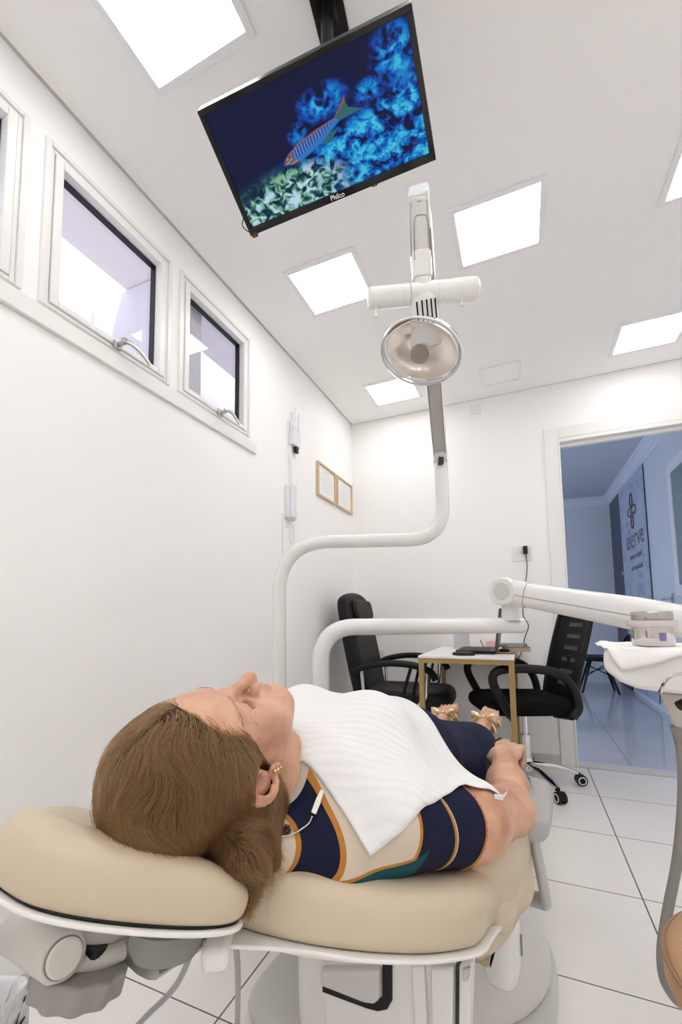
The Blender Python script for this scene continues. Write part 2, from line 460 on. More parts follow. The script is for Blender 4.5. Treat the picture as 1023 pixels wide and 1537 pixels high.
for i, (y0, y1, z0, z1) in enumerate(WIN):
    r = struct_root('window_%d' % (i+1), (WX, (y0+y1)/2, z0))
    bm = B_(); ring(bm, WX-0.06, WX+0.011, y0-0.017, y1+0.017, z0-0.004, z1+0.017, 0.0165, 0.0165, 0.0035)
    ring(bm, WX-0.06, WX+0.004, y0-0.0004, y1+0.0004, z0-0.0004, z1+0.0004, 0.013, 0.013); obj('frame', bm, MATS['alu_white'], r, bevel=0.002)
    bm = B_(); ring(bm, WX-0.046, WX+0.010, y0+0.0145, y1-0.0145, z0+0.0145, z1-0.0145, 0.026, 0.026, 0.020); obj('sash', bm, MATS['alu_white'], r, bevel=0.003)
    bm = B_(); ring(bm, WX-0.043, WX-0.020, y0+0.0408, y1-0.0408, z0+0.0348, z1-0.0408, 0.0045, 0.0045); obj('gasket', bm, MATS['gasket'], r)
    bm = B_(); add_box2(bm, (WX-0.044, y0+0.042, z0+0.036), (WX-0.040, y1-0.042, z1-0.042)); obj('pane', bm, MATS['window_glass'], r, smooth=0)
    if i: lever(r, 0.992 if i == 1 else 1.540, z0+0.012, 0.115 if i == 1 else 0.105)
    else: lever(r, 0.43, z0+0.012, 0.115)
bm = B_(); add_box2(bm, (WX+0.0005, -0.6, 1.842), (WX+0.014, 1.842, 1.900)); struct('trim_4', bm, MATS['trim_white'], bevel=0.003)

# light well outside the windows
bm = B_(); add_box2(bm, (-2.06, -2.2, 0), (-1.95, 3.4, 4.2)); struct('wall_outside', bm, MATS['render_white'], smooth=0)
bm = B_(); add_box2(bm, (-1.945, 1.41, 0), (WX-0.065, 1.50, 2.595)); struct('wall_outside_end', bm, MATS['render_white'], smooth=0)
bm = B_(); add_box2(bm, (-1.72, -1.6, 2.60), (WX-0.065, 3.3, 2.70)); struct('ceiling_outside', bm, MATS['soffit'], smooth=0)

# ---------------------------------------------------------------- hall seen through the door
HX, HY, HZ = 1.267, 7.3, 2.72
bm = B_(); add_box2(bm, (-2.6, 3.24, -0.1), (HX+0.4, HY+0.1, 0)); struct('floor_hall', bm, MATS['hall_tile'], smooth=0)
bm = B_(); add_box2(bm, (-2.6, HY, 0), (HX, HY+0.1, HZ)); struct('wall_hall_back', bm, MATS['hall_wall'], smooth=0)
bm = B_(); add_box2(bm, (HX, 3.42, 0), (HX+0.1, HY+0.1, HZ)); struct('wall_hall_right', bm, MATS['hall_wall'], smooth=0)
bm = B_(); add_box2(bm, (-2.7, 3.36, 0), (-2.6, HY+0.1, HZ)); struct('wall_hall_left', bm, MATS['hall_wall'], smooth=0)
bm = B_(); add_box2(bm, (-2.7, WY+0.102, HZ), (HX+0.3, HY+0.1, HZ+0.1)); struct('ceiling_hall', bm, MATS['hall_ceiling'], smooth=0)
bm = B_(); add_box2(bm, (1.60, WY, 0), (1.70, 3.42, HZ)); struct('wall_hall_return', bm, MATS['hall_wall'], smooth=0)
def cornice(y0, y1, x=None):
    bm = B_()
    prof = [(0,0),(0.10,0),(0.10,-0.018),(0.075,-0.026),(0.06,-0.045),(0.045,-0.05),(0.04,-0.075),(0.016,-0.09),(0.012,-0.11),(0,-0.11)]
    add_prism(bm, prof, frame_mat((HX-0.0005, y0, HZ-0.0005), (-1,0,0), (0,0,1), (0,1,0)), 0, y1-y0)
    add_prism(bm, prof, frame_mat((-2.599, HY-0.0005, HZ-0.0005), (0,-1,0), (0,0,1), (1,0,0)), 0, HX-0.002+2.6)
    return bm
struct('trim_5', cornice(3.5, HY-0.002), mat('cornice', (0.78,0.82,0.89), 0.5), smooth=20)  # cornice colour carries the bluish daylight tint too
bm = B_(); add_box2(bm, (HX-0.012, 3.5, 0), (HX-0.0005, 6.62, 0.05)); struct('baseboard_hall', bm, mat('hall_skirt', (0.80,0.83,0.88), 0.4))  # white skirting with the daylight's blue put into its colour
# decorated panel with the clinic sign, dark sliding strip beside it
pn = bpy.data.materials.new('marbled_panel'); pn.use_nodes = True; nt = pn.node_tree; b = nt.nodes['Principled BSDF']; b.inputs['Roughness'].default_value = 0.25
tc = nt.nodes.new('ShaderNodeTexCoord'); n1 = nt.nodes.new('ShaderNodeTexNoise'); n1.inputs['Scale'].default_value = 1.3; n1.inputs['Detail'].default_value = 5; n1.inputs['Distortion'].default_value = 1.6
cr = nt.nodes.new('ShaderNodeValToRGB'); cr.color_ramp.elements[0].position = 0.485; cr.color_ramp.elements[0].color = (0.48,0.54,0.66,1); cr.color_ramp.elements[1].position = 0.5; cr.color_ramp.elements[1].color = (0.30,0.35,0.46,1)
e = cr.color_ramp.elements.new(0.512); e.color = (0.48,0.54,0.66,1)
nt.links.new(tc.outputs['Object'], n1.inputs['Vector']); nt.links.new(n1.outputs['Fac'], cr.inputs[0]); nt.links.new(cr.outputs[0], b.inputs['Base Color'])
t = thing('sign_panel', 'marbled grey-blue wall panel with a bronze flower emblem and lettering beyond the doorway', 'sign', (HX-0.02, 6.0, 0))
bm = B_(); add_box2(bm, (HX-0.032, 5.46, 0.06), (HX-0.013, 6.62, 2.60)); obj('panel', bm, pn, t, bevel=0.002)
mat('bronze_letter', (0.20,0.15,0.12), 0.35, 0.6)
def wallmat(y, z, x=HX-0.0335):          # text frame on the hall's right wall: reads along -Y
    return frame_mat((x, y, z), (0,-1,0), (0,0,1), (-1,0,0))
link('lettering', text_mesh('elerve', 0.34, wallmat(5.93, 1.87)), MATS['bronze_letter'], t)
link('small_lettering', text_mesh('odontologia', 0.095, wallmat(5.93, 1.665), squash=1.25), MATS['bronze_letter'], t)
link('script_lettering', text_mesh('personalizada', 0.10, wallmat(5.90, 1.53), squash=1.0), MATS['bronze_letter'], t)
bm = B_()                                 # flower emblem: four open petals of bent rod
for k, (dy, dz, a) in enumerate(((0, 0.125, 0), (0.10, 0, PI/2), (0, -0.125, 0), (-0.10, 0, PI/2))):
    pts = []
    for q in range(24):
        w = 2*PI*q/24; py, pz = 0.055*math.cos(w), 0.085*math.sin(w)
        if a: py, pz = pz, py
        pts.append((HX-0.036, 5.96-(dy+py), 2.20+dz+pz))
    add_tube(bm, pts, 0.0065, 6, cyclic=True)
obj('emblem', bm, MATS['bronze_letter'], t)
t = thing('sliding_door', 'dark navy sliding door leaf at the far end of the hall beside the marbled panel', 'door', (HX-0.02, 6.96, 0))
bm = B_(); add_box2(bm, (HX-0.03, 6.635, 0.002), (HX-0.0125, HY-0.012, 2.60)); obj('leaf', bm, MATS['hall_dark'], t)
bm = B_(); add_box2(bm, (HX-0.045, 6.66, 1.0), (HX-0.0302, 6.68, 1.14)); add_box2(bm, (HX-0.045, 6.66, 1.5), (HX-0.0302, 6.68, 1.54)); obj('pull', bm, MATS['satin_metal'], t)
r = struct_root('door_2', (HX, 4.5, 0))
bm = B_(); add_box2(bm, (HX-0.04, 3.80, 0.052), (HX-0.0125, 4.74, 2.22)); obj('leaf', bm, MATS['hall_wall'], r, bevel=0.003)
bm = B_(); ring(bm, HX-0.058, HX-0.0402, 3.94, 4.52, 1.13, 2.275, 0.09, 0.09); obj('frame', bm, mat('hall_frame', (0.86,0.86,0.87), 0.35), r, bevel=0.003)
bm = B_(); add_box2(bm, (HX-0.05, 4.03, 1.22), (HX-0.0404, 4.43, 2.185)); obj('pane', bm, mat('green_glass', (0.22,0.29,0.30), 0.08), r)
bm = B_(); add_box2(bm, (HX-0.052, 4.63, 1.06), (HX-0.0402, 4.67, 1.16)); add_tube(bm, fillet([(HX-0.05, 4.65, 1.115), (HX-0.09, 4.65, 1.115), (HX-0.09, 4.78, 1.115)], 0.02), 0.010, 10); obj('handle', bm, MATS['satin_metal'], r)

# ---------------------------------------------------------------- ceiling fittings
mat('led_frame', (0.88,0.88,0.90), 0.4)
mat('led_panel', (1,1,1), 0.5, emis=((1.0,0.985,0.965), 9.0))
PX = (-0.787, -0.025, 0.742)
LABELS = {(0,1): 'square ceiling light between the screen and the dental lamp, on the window side',
          (1,1): 'square ceiling light to the right of the screen and above the dental lamp arm',
          (0,2): 'square ceiling light nearest the corner, behind the dental lamp head',
          (2,2): 'square ceiling light above the doorway', (0,0): 'large looking square ceiling light directly above the windows beside the screen',
          (2,1): 'square ceiling light cut by the right edge of the photo'}
first = None
for j, y in enumerate((0.725, 1.795, 2.875)):
    for i, x in enumerate(PX):
        if (i, j) == (1, 2): continue
        lab = LABELS.get((i, j), 'unseen square ceiling light assumed behind the viewpoint')
        if first is None:
            t = thing('ceiling_light', lab, 'ceiling light', (x, y, CZ), 0, 'square recessed ceiling lights')
            bm = B_(); zz = CZ-0.0005
            for s in (-1, 1):
                add_box(bm, (x+s*0.168, y, zz-0.004), (0.022, 0.328, 0.008)); add_box(bm, (x, y+s*0.153, zz-0.004), (0.314, 0.022, 0.008))
            obj('frame', bm, MATS['led_frame'], t, bevel=0.001)
            bm = B_(); add_box(bm, (x, y, zz-0.0025), (0.3138, 0.2838, 0.004)); obj('diffuser', bm, MATS['led_panel'], t, smooth=0)
            first = t
        else:
            c = copy_tree(first); c.location = (x, y, CZ); c['label'] = lab
for x, y in [(x, y) for y in (-0.42, -1.50) for x in PX]:  # unseen rows; the rearmost is added to brighten the near objects
    c = copy_tree(first); c.location = (x, y, CZ); c['label'] = 'unseen square ceiling light assumed behind the viewpoint'
t = thing('ceiling_hatch', 'small square white access hatch in the ceiling near the back wall', 'access hatch', (-0.07, 2.965, CZ))
bm = B_(); x0, x1, y0, y1 = -0.195, 0.058, 2.845, 3.09
for a in ((x0, y0, x1, y0+0.018), (x0, y1-0.018, x1, y1), (x0, y0+0.018, x0+0.018, y1-0.018), (x1-0.018, y0+0.018, x1, y1-0.018)):
    add_box2(bm, (a[0], a[1], CZ-0.007), (a[2], a[3], CZ-0.0005))
obj('frame', bm, MATS['led_frame'], t, bevel=0.001)
bm = B_(); add_box2(bm, (x0+0.0185, y0+0.0185, CZ-0.004), (x1-0.0185, y1-0.0215, CZ-0.0006)); obj('lid', bm, MATS['ceiling_paint'], t, bevel=0.001)
bm = B_(); add_box(bm, (on(713,615,1,WY).x, WY-0.004, on(713,615,1,WY).z), (0.075, 0.007, 0.075)); o = obj('blank_plate', bm, MATS['trim_white'], bevel=0.002)
tag(o, 'small blank white cover plate high on the back wall just under the ceiling', 'cover plate')

# ---------------------------------------------------------------- light
w = bpy.data.worlds.new('sky'); bpy.context.scene.world = w; w.use_nodes = True
w.node_tree.nodes['Background'].inputs[0].default_value = (0.86,0.88,1.0,1); w.node_tree.nodes['Background'].inputs[1].default_value = 2.5
ld = bpy.data.lights.new('hall_daylight', 'AREA'); ld.energy = 21; ld.color = (0.66,0.77,1.0); ld.shape = 'RECTANGLE'; ld.size = 1.6; ld.size_y = 1.4
lo = bpy.data.objects.new('hall_daylight', ld); C.objects.link(lo); lo.location = (-2.5, 4.9, 1.5); lo.rotation_euler = (0, -PI/2, 0)
sd = bpy.data.lights.new('sun', 'SUN'); sd.energy = 4.2; sd.angle = 0.02; sd.color = (1.0,0.97,0.98)
so = bpy.data.objects.new('sun', sd); C.objects.link(so); so.location = (-1.8, 1, 8); so.rotation_euler = V((-0.28,0.25,-1)).to_track_quat('-Z','Y').to_euler()
sc = bpy.context.scene
sc.view_settings.view_transform = 'Standard'; sc.view_settings.look = 'None'; sc.view_settings.gamma = 1.0; sc.view_settings.use_curve_mapping = False
sc.view_settings.exposure = 0.17
sc.cycles.use_denoising = True
sc.cycles.max_bounces = 14; sc.cycles.diffuse_bounces = 10; sc.cycles.transparent_max_bounces = 12
sc.cycles.sample_clamp_indirect = 8
# ---------------------------------------------------------------- materials
mat('enamel', (0.80,0.80,0.79), 0.22, coat=0.3)
mat('enamel_grey', (0.62,0.61,0.59), 0.35)
mat('plastic_grey', (0.38,0.36,0.34), 0.45)
mat('plastic_warm', (0.60,0.57,0.53), 0.38)
mat('black_plastic', (0.006,0.006,0.0065), 0.4, spec=0.35)
mat('black_fabric', (0.006,0.006,0.007), 0.9, spec=0.15, bump=(300,0.3,0.002))
mat('black_leather', (0.006,0.006,0.007), 0.5, spec=0.3, bump=(60,0.3,0.004))
mat('gold_frame', (0.42,0.30,0.13), 0.42, 0.5)
mat('paper', (0.90,0.90,0.90), 0.8, bump=(60,0.25,0.004))
mat('hose_grey', (0.27,0.26,0.25), 0.5)
mat('seam', (0.25,0.25,0.25), 0.6)

# ---------------------------------------------------------------- television on a ceiling pole
TVN = V((0.0771,-0.3853,-0.9195)).normalized(); TVC = V((-0.4325,0.9075,2.2175))
def on_tv(x, y):                          # photo pixel -> point on the screen plane
    r = V(ray(x, y)); o = V((0,0,CAM_Z)); return o+r*((TVC-o).dot(TVN)/r.dot(TVN))
TL, TR, BR, BL = [on_tv(*p) for p in ((295.5,166.5),(617,2.5),(654,239),(376.5,354))]
tvx = (TR-TL).normalized(); tvy = TVN.cross(tvx).normalized()
def tvp(u, v, h=0.0):                     # u, v in 0..1 over the front face, h towards the viewer
    return (BL*(1-u)+BR*u)*(1-v)+(TL*(1-u)+TR*u)*v + TVN*h
t = thing('television', 'flat screen television showing a striped fish over blue coral, hung tilted below the ceiling', 'television', TVC)
def tv_slab(bm, u0, v0, u1, v1, h0, h1):
    a = [bm.verts.new(tvp(u, v, h0)) for u, v in ((u0,v0),(u1,v0),(u1,v1),(u0,v1))]
    b = [bm.verts.new(tvp(u, v, h1)) for u, v in ((u0,v0),(u1,v0),(u1,v1),(u0,v1))]
    bm.faces.new(a[::-1]); bm.faces.new(b)
    for k in range(4): bm.faces.new((a[k], a[(k+1)%4], b[(k+1)%4], b[k]))
bm = B_(); tv_slab(bm, 0.0, 0.0, 1.0, 1.0, -0.03, -0.0012)
tv_slab(bm, 0.18, 0.12, 0.82, 0.75, -0.055, -0.0301); obj('back_case', bm, MATS['black_plastic'], t, bevel=0.003)
bm = B_(); U0, U1, V0, V1 = 0.026, 0.974, 0.068, 0.955
tv_slab(bm, 0, 0, 1, V0, -0.001, 0.004); tv_slab(bm, 0, V1, 1, 1, -0.001, 0.004); tv_slab(bm, 0, V0, U0, V1, -0.001, 0.004); tv_slab(bm, U1, V0, 1, V1, -0.001, 0.004)
obj('bezel', bm, mat('gloss_black', (0.008,0.008,0.01), 0.15), t, bevel=0.0012)
# the picture on the screen
sm = bpy.data.materials.new('screen_picture'); sm.use_nodes = True; nt = sm.node_tree; N = nt.nodes.new; L = nt.links.new
bs = nt.nodes['Principled BSDF']; bs.inputs['Base Color'].default_value = (0.01,0.01,0.015,1); bs.inputs['Roughness'].default_value = 0.3; bs.inputs['Specular IOR Level'].default_value = 0.08
uv = N('ShaderNodeUVMap'); uv.uv_map = 'UVMap'; sp = N('ShaderNodeSeparateXYZ'); L(uv.outputs[0], sp.inputs[0])
def mth(op, a, b=None, c=None, clamp=False):
    n = N('ShaderNodeMath'); n.operation = op; n.use_clamp = clamp
    for i, q in enumerate((a, b, c)):
        if q is None: continue
        if isinstance(q, (int, float)): n.inputs[i].default_value = q
        else: L(q, n.inputs[i])
    return n.outputs[0]
Ux = mth('MULTIPLY', sp.outputs[0], 1.75); Vy = sp.outputs[1]
def blob(cx, cy, rx, ry):                 # soft elliptical bump, 1 at the centre
    dx = mth('DIVIDE', mth('SUBTRACT', sp.outputs[0], cx), rx); dy = mth('DIVIDE', mth('SUBTRACT', Vy, cy), ry)
    return mth('SUBTRACT', 1.0, mth('ADD', mth('MULTIPLY', dx, dx), mth('MULTIPLY', dy, dy)), clamp=True)
cmb = N('ShaderNodeCombineXYZ'); L(Ux, cmb.inputs[0]); L(Vy, cmb.inputs[1])
def noise(scale, det=4, dist=0.5, off=0):
    n = N('ShaderNodeTexNoise'); n.inputs['Scale'].default_value = scale; n.inputs['Detail'].default_value = det; n.inputs['Distortion'].default_value = dist
    mp = N('ShaderNodeMapping'); mp.inputs['Location'].default_value = (off, off*0.7, 0); L(cmb.outputs[0], mp.inputs[0]); L(mp.outputs[0], n.inputs['Vector']); return n.outputs['Fac']
# reef mass: rising from the lower left to the upper right, with two clumps above
slope = mth('SUBTRACT', mth('MULTIPLY_ADD', sp.outputs[0], 0.42, 0.24), Vy)            # >0 below the reef line
reef = mth('MULTIPLY_ADD', slope, 5.0, 0.5, clamp=True)
mass = mth('MAXIMUM', reef, blob(0.57,0.72,0.15,0.15)); mass = mth('MAXIMUM', mass, blob(0.93,0.80,0.13,0.26)); mass = mth('MAXIMUM', mass, blob(0.80,0.66,0.10,0.10)); mass = mth('MAXIMUM', mass, blob(0.42,0.58,0.07,0.10))
n1 = noise(7, 3, 1.2); n2 = noise(22, 3, 0.8, 3.1); n3 = noise(4.0, 2, 0.3, 7.7)
tex = mth('ADD', mth('MULTIPLY', n1, 0.62), mth('MULTIPLY', n2, 0.38))
lum = mth('MULTIPLY', mth('MULTIPLY_ADD', tex, 5.2, -2.15, clamp=True), mass)
cr = N('ShaderNodeValToRGB'); el = cr.color_ramp.elements
el[0].position = 0.0; el[0].color = (0.004,0.006,0.035,1); el[1].position = 1.0; el[1].color = (0.06,0.50,0.72,1)
for p_, c_ in ((0.18,(0.004,0.03,0.22,1)), (0.42,(0.0,0.10,0.46,1)), (0.70,(0.005,0.26,0.58,1))):
    e = el.new(p_); e.color = c_
L(lum, cr.inputs[0])
cr2 = N('ShaderNodeValToRGB'); el = cr2.color_ramp.elements
el[0].position = 0.0; el[0].color = (0.004,0.012,0.04,1); el[1].position = 1.0; el[1].color = (0.50,0.66,0.80,1)
for p_, c_ in ((0.25,(0.01,0.06,0.09,1)), (0.45,(0.05,0.22,0.16,1)), (0.62,(0.25,0.42,0.20,1)), (0.8,(0.22,0.45,0.62,1))):
    e = el.new(p_); e.color = c_
lum2 = mth('MULTIPLY', mth('MULTIPLY_ADD', noise(13, 2, 0.9, 1.3), 4.2, -1.55, clamp=True), mass); L(lum2, cr2.inputs[0])
mixf = mth('MULTIPLY_ADD', blob(0.12,0.10,0.52,0.36), 2.2, 0.0, clamp=True)
mx = N('ShaderNodeMix'); mx.data_type = 'RGBA'; L(mixf, mx.inputs[0]); L(cr.outputs[0], mx.inputs[6]); L(cr2.outputs[0], mx.inputs[7])
L(mx.outputs[2], bs.inputs['Emission Color']); bs.inputs['Emission Strength'].default_value = 0.85
bm = B_(); vs = [bm.verts.new(tvp(u, v, 0.0)) for u, v in ((U0,V0),(U1,V0),(U1,V1),(U0,V1))]; f = bm.faces.new(vs)
ul = bm.loops.layers.uv.new('UVMap')
for lp, q in zip(f.loops, ((0,0),(1,0),(1,1),(0,1))): lp[ul].uv = q
me = bpy.data.meshes.new('screen'); bm.to_mesh(me); bm.free()
scr = link('screen', me, sm, t, smooth=0)
# the fish in the picture: flat glowing shapes on the screen itself
def glow(name, col, s=1.0): return mat(name, [c*0.05 for c in col], 0.3, emis=(col, s))
fx, fy = V((0.615,0.555)), V((0.300,0.385))   # tail root and snout in screen coordinates
fd = (fx-fy); fa = fd.normalized(); fn = V((-fa.y, fa.x))*0.86
def fpt(s, w, h): q = fy+fd*s+fn*w; return tvp(U0+(U1-U0)*q.x, V0+(V1-V0)*q.y, h)
def fshape(pts, h, m, name):
    bm = B_(); bm.faces.new([bm.verts.new(fpt(s, w, h)) for s, w in pts]); o = obj(name, bm, m, scr, smooth=0); return o
top = [(0.0,0.01),(0.08,0.045),(0.2,0.066),(0.4,0.075),(0.6,0.066),(0.8,0.04),(1.0,0.022)]
bot = [(1.0,-0.018),(0.8,-0.04),(0.6,-0.06),(0.4,-0.066),(0.2,-0.06),(0.08,-0.035)]
fb = bpy.data.materials.new('fish_body'); fb.use_nodes = True; nt2 = fb.node_tree; b2 = nt2.nodes['Principled BSDF']; b2.inputs['Base Color'].default_value = (0.01,0.01,0.02,1)
tc = nt2.nodes.new('ShaderNodeTexCoord'); wv = nt2.nodes.new('ShaderNodeTexWave'); wv.inputs['Scale'].default_value = 38; wv.inputs['Distortion'].default_value = 0.5; wv.inputs['Detail'].default_value = 1
nt2.links.new(tc.outputs['Object'], wv.inputs['Vector']); c2 = nt2.nodes.new('ShaderNodeValToRGB'); c2.color_ramp.elements[0].position = 0.35; c2.color_ramp.elements[0].color = (0.01,0.03,0.12,1); c2.color_ramp.elements[1].position = 0.55; c2.color_ramp.elements[1].color = (0.05,0.15,0.52,1)
nt2.links.new(wv.outputs['Fac'], c2.inputs[0]); nt2.links.new(c2.outputs[0], b2.inputs['Emission Color']); b2.inputs['Emission Strength'].default_value = 1
g_or = glow('fish_orange', (0.22,0.055,0.03)); g_bl = glow('fish_blue', (0.012,0.13,0.42)); g_gr = glow('fish_green', (0.012,0.10,0.12)); g_cy = glow('fish_cyan', (0.03,0.35,0.50))
fshape([(0.97,0.02),(1.28,0.085),(1.22,0.02),(1.30,-0.07),(0.97,-0.016)], 0.0006, g_gr, 'fish_tail')
fshape([(0.97,0.024),(1.34,0.115),(1.26,0.07)], 0.0007, g_or, 'fish_tail')
fshape(top+bot, 0.0008, g_bl, 'fish_body')
fshape([(0.2,0.06),(0.4,0.069),(0.6,0.06),(0.8,0.036),(0.92,0.02),(0.85,-0.005),(0.55,-0.016),(0.3,-0.018),(0.18,-0.01)], 0.0010, fb, 'fish_stripes')
fshape([(0.12,0.052),(0.4,0.082),(0.7,0.064),(1.0,0.03),(1.0,0.021),(0.7,0.05),(0.4,0.068),(0.15,0.046)], 0.0011, g_or, 'fish_fin')
fshape([(0.0,0.01),(0.08,0.045),(0.2,0.064),(0.17,0.0),(0.2,-0.058),(0.08,-0.035)], 0.0012, g_or, 'fish_head')
fshape([(0.03,0.004),(0.17,0.02),(0.17,0.012),(0.03,-0.006)], 0.0014, g_cy, 'fish_head'); fshape([(0.06,-0.018),(0.18,-0.026),(0.18,-0.034),(0.06,-0.026)], 0.0014, g_cy, 'fish_head'); fshape([(0.09,0.022),(0.125,0.03),(0.13,0.042),(0.10,0.038)], 0.0014, g_cy, 'fish_head')
fshape([(0.55,-0.055),(0.66,-0.11),(0.9,-0.062),(0.8,-0.045)], 0.0007, g_gr, 'fish_fin')
bmid = (BL+BR)/2; 
tm = frame_mat(tvp(0.512, 0.034, 0.0044), tvx, tvy, TVN)
link('brand_lettering', text_mesh('Philco', 0.017, tm, 0.0002), mat('silver_letter_glow', (0.6,0.6,0.6), 0.4, emis=((1,1,1),0.25)), t)  # lettering is no lamp; its brightness is a faint added glow
bm = B_(); add_box(bm, tvp(0.025, 0.0, 0.002), (0.02,0.012,0.012)); obj('indicator_light', bm, mat('red_led', (0.12,0.01,0.01), 0.3), t, bevel=0.003)
for k, u in enumerate((0.70,)):
    bm = B_(); pts = [tvp(u+0.018*math.cos(a), -0.018*math.sin(a), -0.006) for a in np.linspace(0, PI, 9)]; add_tube(bm, pts, 0.0012, 6); obj('cable_loop', bm, MATS['black_plastic'], t)
bm = B_(); add_tube(bm, smooth_path([tvp(-0.004,0.16,-0.01), tvp(-0.03,0.10,-0.012), tvp(-0.015,0.04,-0.01), tvp(0.004,0.02,-0.008)]), 0.0015, 6); obj('cable_loop', bm, MATS['black_plastic'], t)
# ceiling pole that carries it
mc = tvp(0.5, 0.55, -0.0555)
PL_ = V((-0.405, 0.925, CZ))
t = thing('television_mount', 'black ceiling plate and pole that carries the television', 'television mount', PL_)
bm = B_(); add_box(bm, PL_+V((0,0,-0.0035)), (0.085, 0.14, 0.006), Matrix.Rotation(0.12, 4, 'Z')); obj('ceiling_plate', bm, MATS['black_plastic'], t, bevel=0.002)
bm = B_(); add_tube(bm, [PL_+V((0,-0.01,-0.006)), V((PL_.x, PL_.y-0.01, mc.z+0.09))], 0.0165, 16)
add_box(bm, PL_+V((0,-0.01,-0.03)), (0.05,0.03,0.05)); obj('pole', bm, MATS['black_plastic'], t)
bm = B_(); add_tube(bm, [V((PL_.x-0.006, PL_.y-0.01, mc.z+0.11)), mc-TVN*0.012], 0.02, 12)
m_ = frame_mat(mc-TVN*0.004, tvx, tvy, TVN); add_boxm(bm, m_, (0,0,0), (0.16,0.12,0.006)); obj('bracket', bm, MATS['black_plastic'], t)

# ---------------------------------------------------------------- operating lamp on its pole
base_l = V((-0.845, 1.40, 0.0))
t = thing('dental_lamp', 'white operating lamp with clear oval shield on a bent pole and spring arm', 'dental lamp', base_l)
pA = at(419,1040,1.60); pA = V((pA.x, pA.y, 0.601)); pC0 = at(419,811,1.60); pC0.x, pC0.y = pA.x, pA.y
pD = at(661,811,1.62); pE = at(662,704,1.62); pD = V((pE.x, pE.y, pC0.z)); pD.z = at(661,811,1.62).z
bm = B_(); add_tube(bm, fillet([pA, pC0, pD, pE], [0, 0.20, 0.16, 0], 14), 0.0248, 22); obj('pole', bm, MATS['enamel'], t, smooth=50)
j0 = at(661,694,1.62); j1 = at(629,306,0.98)
ad = (j1-j0).normalized(); side = ad.cross(V((0,0,1))).normalized(); upv = side.cross(ad).normalized()
bm = B_(); add_tube(bm, [pE+V((0,0,-0.002)), j0+V((0,0,0.01))], [0.0255,0.024], 20); 
m_ = frame_mat(j0, side, V((0,0,1)).cross(side), V((0,0,1)))
for s in (-1, 1): add_boxm(bm, m_, (s*0.0225, 0, 0.025), (0.006, 0.034, 0.06))
obj('fork', bm, MATS['enamel'], t, bevel=0.002)
hq = at(661,688,1.588); bm = B_(); add_box(bm, hq, (0.019, 0.022, 0.046), Matrix.Rotation(0.405, 4, 'Z')); obj('hinge', bm, mat('hinge_dark', (0.03,0.03,0.03), 0.3), t, bevel=0.002)
Ln = (j1-j0).length
ma = frame_mat(j0+V((0,0,0.012)), side, upv, ad)
bm = B_(); add_prism(bm, rrect(-0.0245,0.0245,-0.026,0.026,0.012), ma, 0.02, Ln-0.03); obj('spring_arm', bm, MATS['enamel'], t, smooth=40, bevel=0.002)
# recessed grey channel along the underside of the arm
bm = B_(); add_prism(bm, rrect(-0.0185,0.0185,-0.0285,-0.0255,0.001), ma, 0.06, Ln-0.06); obj('channel', bm, mat('channel_grey', (0.45,0.44,0.42), 0.35), t)
bm = B_(); add_prism(bm, rrect(-0.0215,-0.0189,-0.029,-0.0255,0.001), ma, 0.05, Ln-0.05); add_prism(bm, rrect(0.0189,0.0215,-0.029,-0.0255,0.001), ma, 0.05, Ln-0.05); obj('seam', bm, MATS['seam'], t)
lampc = at(631.5,528,1.0); crossc = at(634.5,440,0.985); elb = at(629,335,0.975)
fw = V((-0.393,0.915,0.0)).normalized(); rt = V((0.918,0.396,0)).normalized()
barx = (at(716,433,0.99)-at(553,448,0.985)).normalized()
bm = B_(); pth = fillet([j1+ad*0.0+V((0,0,0.0)), at(628,318,0.965), elb, crossc+V((0,0,0.012))], [0,0.02,0.05,0], 6)
mj = frame_mat(j1-ad*0.045, side, upv, ad)
add_prism(bm, rrect(-0.0235,0.0235,-0.030,0.022,0.010), mj, 0.0, 0.075); obj('elbow', bm, MATS['enamel'], t, bevel=0.004)
bm = B_(); dn = (crossc-at(628,330,0.955)).normalized(); s2 = barx; u2 = dn.cross(s2).normalized()
md = frame_mat(at(628,330,0.955), s2, u2, dn); dl = (crossc-at(628,330,0.955)).length
add_prism(bm, rrect(-0.0195,0.0195,-0.018,0.018,0.012), md, -0.035, dl*0.62); obj('drop_arm', bm, MATS['enamel_grey'], t, bevel=0.003)
bm = B_(); add_prism(bm, rrect(-0.0215,0.0215,-0.020,0.020,0.013), md, dl*0.45, dl*0.80); add_prism(bm, rrect(-0.019,0.019,-0.018,0.018,0.014), md, dl*0.80, dl+0.005); obj('yoke', bm, MATS['enamel'], t, bevel=0.002)
c0, c1 = at(553,448,0.985), at(716,433,0.99); cm = (c0+c1)/2
up_b = barx.cross(fw).normalized(); 
if up_b.z < 0: up_b = -up_b
mb = frame_mat(c0, up_b, barx.cross(up_b), barx); bl = (c1-c0).length
bm = B_(); add_lathe(bm, [(0,-0.002),(0.018,-0.001),(0.0228,0.004),(0.0235,0.012),(0.0232,bl*0.30),(0.0236,bl*0.302),(0.0236,bl*0.37)], mb, 30); obj('handle', bm, MATS['enamel'], t)
bm = B_(); add_lathe(bm, [(0.0236,bl*0.63),(0.0236,bl*0.698),(0.0232,bl*0.70),(0.0238,bl-0.012),(0.0232,bl-0.004),(0.018,bl+0.001),(0,bl+0.002)], mb, 30); obj('handle', bm, MATS['enamel'], t)
bm = B_(); add_lathe(bm, [(0.0,bl*0.373),(0.0244,bl*0.373),(0.0244,bl*0.627),(0,bl*0.627)], mb, 30); obj('crossbar', bm, MATS['enamel'], t)
